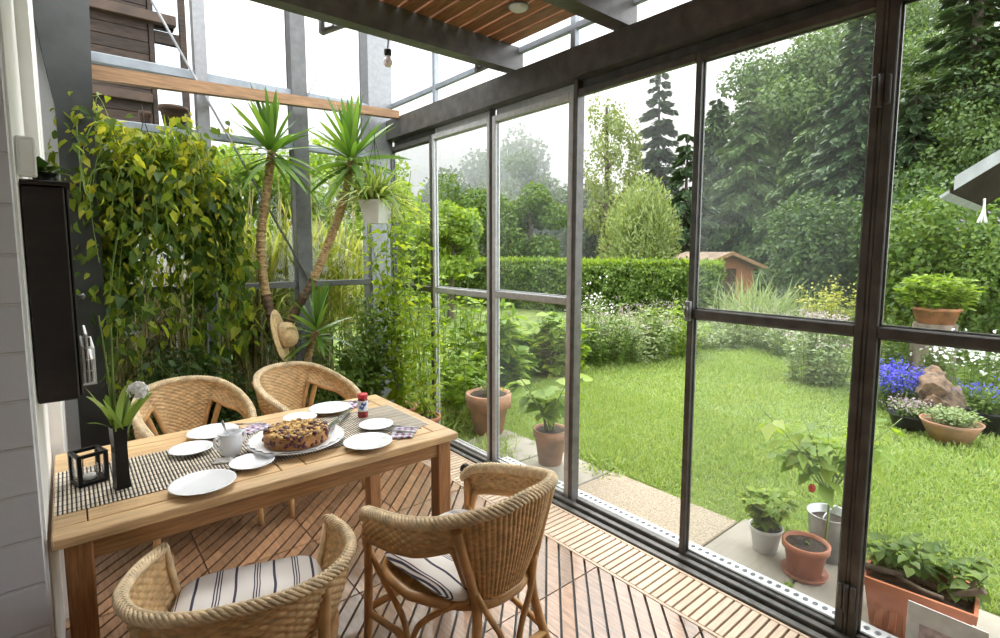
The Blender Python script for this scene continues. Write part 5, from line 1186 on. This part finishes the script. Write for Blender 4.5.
# garden hut with brown roof
c = at(727, 16.2); t = thing('garden_hut', 'orange-brown wooden garden hut behind the ornamental grass', 'hut', (c[0], c[1], GZ), -YAW+.25)
MB().prism([(-1.0,0),(1.0,0),(1.0,1.15),(0,1.52),(-1.0,1.15)], 'y', 0, 2.0).build('walls', MT['shed'], t)
for s in (-1, 1): MB().prism([(0,1.53),(s*1.3,1.05),(s*1.3,1.12),(0,1.61)][::s], 'y', -.25, 2.2).build('roof', MT['shedroof'], t)
MB().prism([(-1.3,1.04),(0,1.52),(1.3,1.04),(1.3,1.15),(0,1.63),(-1.3,1.15)], 'y', -.29, -.255).build('bargeboard', MT['timber'], t)
d = MB().bbox(-.3,.35,-.03,-.002,.02,1.1,.005).build('door', MT['fence'], t)
# distant house
c = at(566, 40); t = thing('distant_house', 'small grey-roofed house far behind the hedge', 'house', (c[0], c[1], GZ), -YAW-.2)
MB().bbox(-2.0,2.0,0,4,0,1.7,.02).build('walls', MT['housewall'], t)
MB().prism([(-.3,1.7),(4.3,1.7),(3.2,3.3),(.8,3.3)], 'x', -2.5, 2.5).build('roof', MT['shedroof'], t)
for x in (-1.2, .2): w = MB().bbox(x,x+.8,-.04,-.005,.6,1.5,.01).build('window_frame', MT['white_plastic'], t); MB().box(x+.08,x+.72,-.05,-.041,.68,1.42).build('pane', MT['mask'], w)
# small lean-to roof at the right edge
A = P(950, 193, 5.0); zA = A[2]
B = P(1018, 152, 5.1)-A; qd = P(1012, 217, 9.0); Ev = np.array([qd[0]-A[0], qd[1]-A[1], 0]); Ev = Ev/np.linalg.norm(Ev)*2.4
t = thing('lean_to_roof', 'grey pitched roof corner jutting in at the right edge', 'shed roof', A)
def slab3(mb, o, u, v, th):
    o, u, v = np.array(o, float), np.array(u, float), np.array(v, float); k = np.array([0, 0, th])
    mb.add([o, o+u, o+u+v, o+v, o+k, o+u+k, o+u+v+k, o+v+k], [(0,3,2,1),(4,5,6,7),(0,1,5,4),(1,2,6,5),(2,3,7,6),(3,0,4,7)]); return mb
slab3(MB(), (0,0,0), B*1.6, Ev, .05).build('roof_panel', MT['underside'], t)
en = Ev/2.4; slab3(MB(), -en*.03+B*.06, B*1.5, en*.028, .13).build('bargeboard', MT['roof'], t)
slab3(MB(), -en*.03-B*.14, B*.13, en*2.4, .03).build('gutter', MT['roof'], t)
pp = B*1.5+en*.2; MB().bbox(pp[0]-.06,pp[0]+.06,pp[1]-.06,pp[1]+.06,-zA+GZ,pp[2]-.01,.005).build('roof_post', MT['fence'], t)
c = P(984, 205, 5.0); t = thing('rope_loop', 'white rope loops hanging under the small roof', 'rope', c)
MB().tube(crm([(-.05,.03,-.17),(-.02,0,-.05),(0,0,.06),(.03,0,-.05),(.06,-.02,-.17)], 20), .010, 6).tube(crm([(-.02,.01,-.17),(.0,0,-.03),(.005,0,.06),(.02,0,-.04),(.03,-.01,-.17)], 20), .008, 6).build('rope', MT['rope'], t)
t = perennial('blue_pot', 'dark pot with few blue flowers at the right edge', at(1003,4.6), .16, .30, 24, 14, (.03,.05), 'mid', 'blue', 8, fs=.022, z=.14)
MB().lathe([(0,-.195),(.10,-.195),(.15,0),(.155,.02),(.14,.02),(0,-.01)], 24).build('pot', MT['black'], t)
# thin morning haze beyond the hedge
hz_ = MB().box(-75, 75, 25, 150, -.5, 34)
m, tt, oo = nt('thin_haze'); v_ = tt.nodes.new('ShaderNodeVolumeScatter'); v_.inputs['Density'].default_value = .022; v_.inputs['Color'].default_value = (.95,.97,1,1); tt.links.new(v_.outputs[0], oo.inputs['Volume'])
ho2 = hz_.build('haze', m, None, kind='stuff', label='thin bright haze hanging over the distant wooded valley', category='haze'); ho2.rotation_euler = (0,0,-YAW)
# ================================================================== LIGHT AND CAMERA
w = bpy.data.worlds.new('overcast'); bpy.context.scene.world = w; w.use_nodes = True; t = w.node_tree
bg = t.nodes['Background']; tc = t.nodes.new('ShaderNodeTexCoord'); sx = t.nodes.new('ShaderNodeSeparateXYZ'); t.links.new(tc.outputs['Generated'], sx.inputs[0])
t.links.new(ramp(t, [(0, (.62,.66,.62)), (.49, (.80,.84,.86)), (.56, (.93,.96,1.0)), (1, (.98,.99,1.0))], (lambda m: (setattr(m, 'operation', 'MULTIPLY_ADD'), m.inputs.__getitem__(1).__setattr__('default_value', .5), m.inputs.__getitem__(2).__setattr__('default_value', .5), t.links.new(sx.outputs[2], m.inputs[0]), m.outputs[0])[-1])(t.nodes.new('ShaderNodeMath'))), bg.inputs[0])
bg.inputs[1].default_value = 1.0
s = bpy.data.lights.new('veiled_sun', 'SUN'); s.energy = 1.1; s.angle = math.radians(50); s.color = (1, .97, .91)
so = bpy.data.objects.new('veiled_sun', s); col.objects.link(so); so.rotation_euler = Vector((-.45, -.55, -1)).to_track_quat('-Z', 'Y').to_euler()
cam = bpy.data.cameras.new('camera'); co = bpy.data.objects.new('camera', cam); col.objects.link(co)
cam.sensor_width = 36; cam.lens = F*36/1000; cam.shift_y = -(319-CY)/1000; cam.clip_start = .02; cam.clip_end = 400
co.matrix_world = Matrix(((RX[0],UX[0],-_fw[0],0),(RX[1],UX[1],-_fw[1],0),(RX[2],UX[2],-_fw[2],CH),(0,0,0,1)))
sc = bpy.context.scene; sc.camera = co
sc.view_settings.view_transform = 'Standard'; sc.view_settings.look = 'None'; sc.view_settings.gamma = 1; sc.view_settings.use_curve_mapping = False
sc.view_settings.exposure = 2.15
sc.cycles.max_bounces = 10; sc.cycles.transparent_max_bounces = 24; sc.cycles.diffuse_bounces = 5
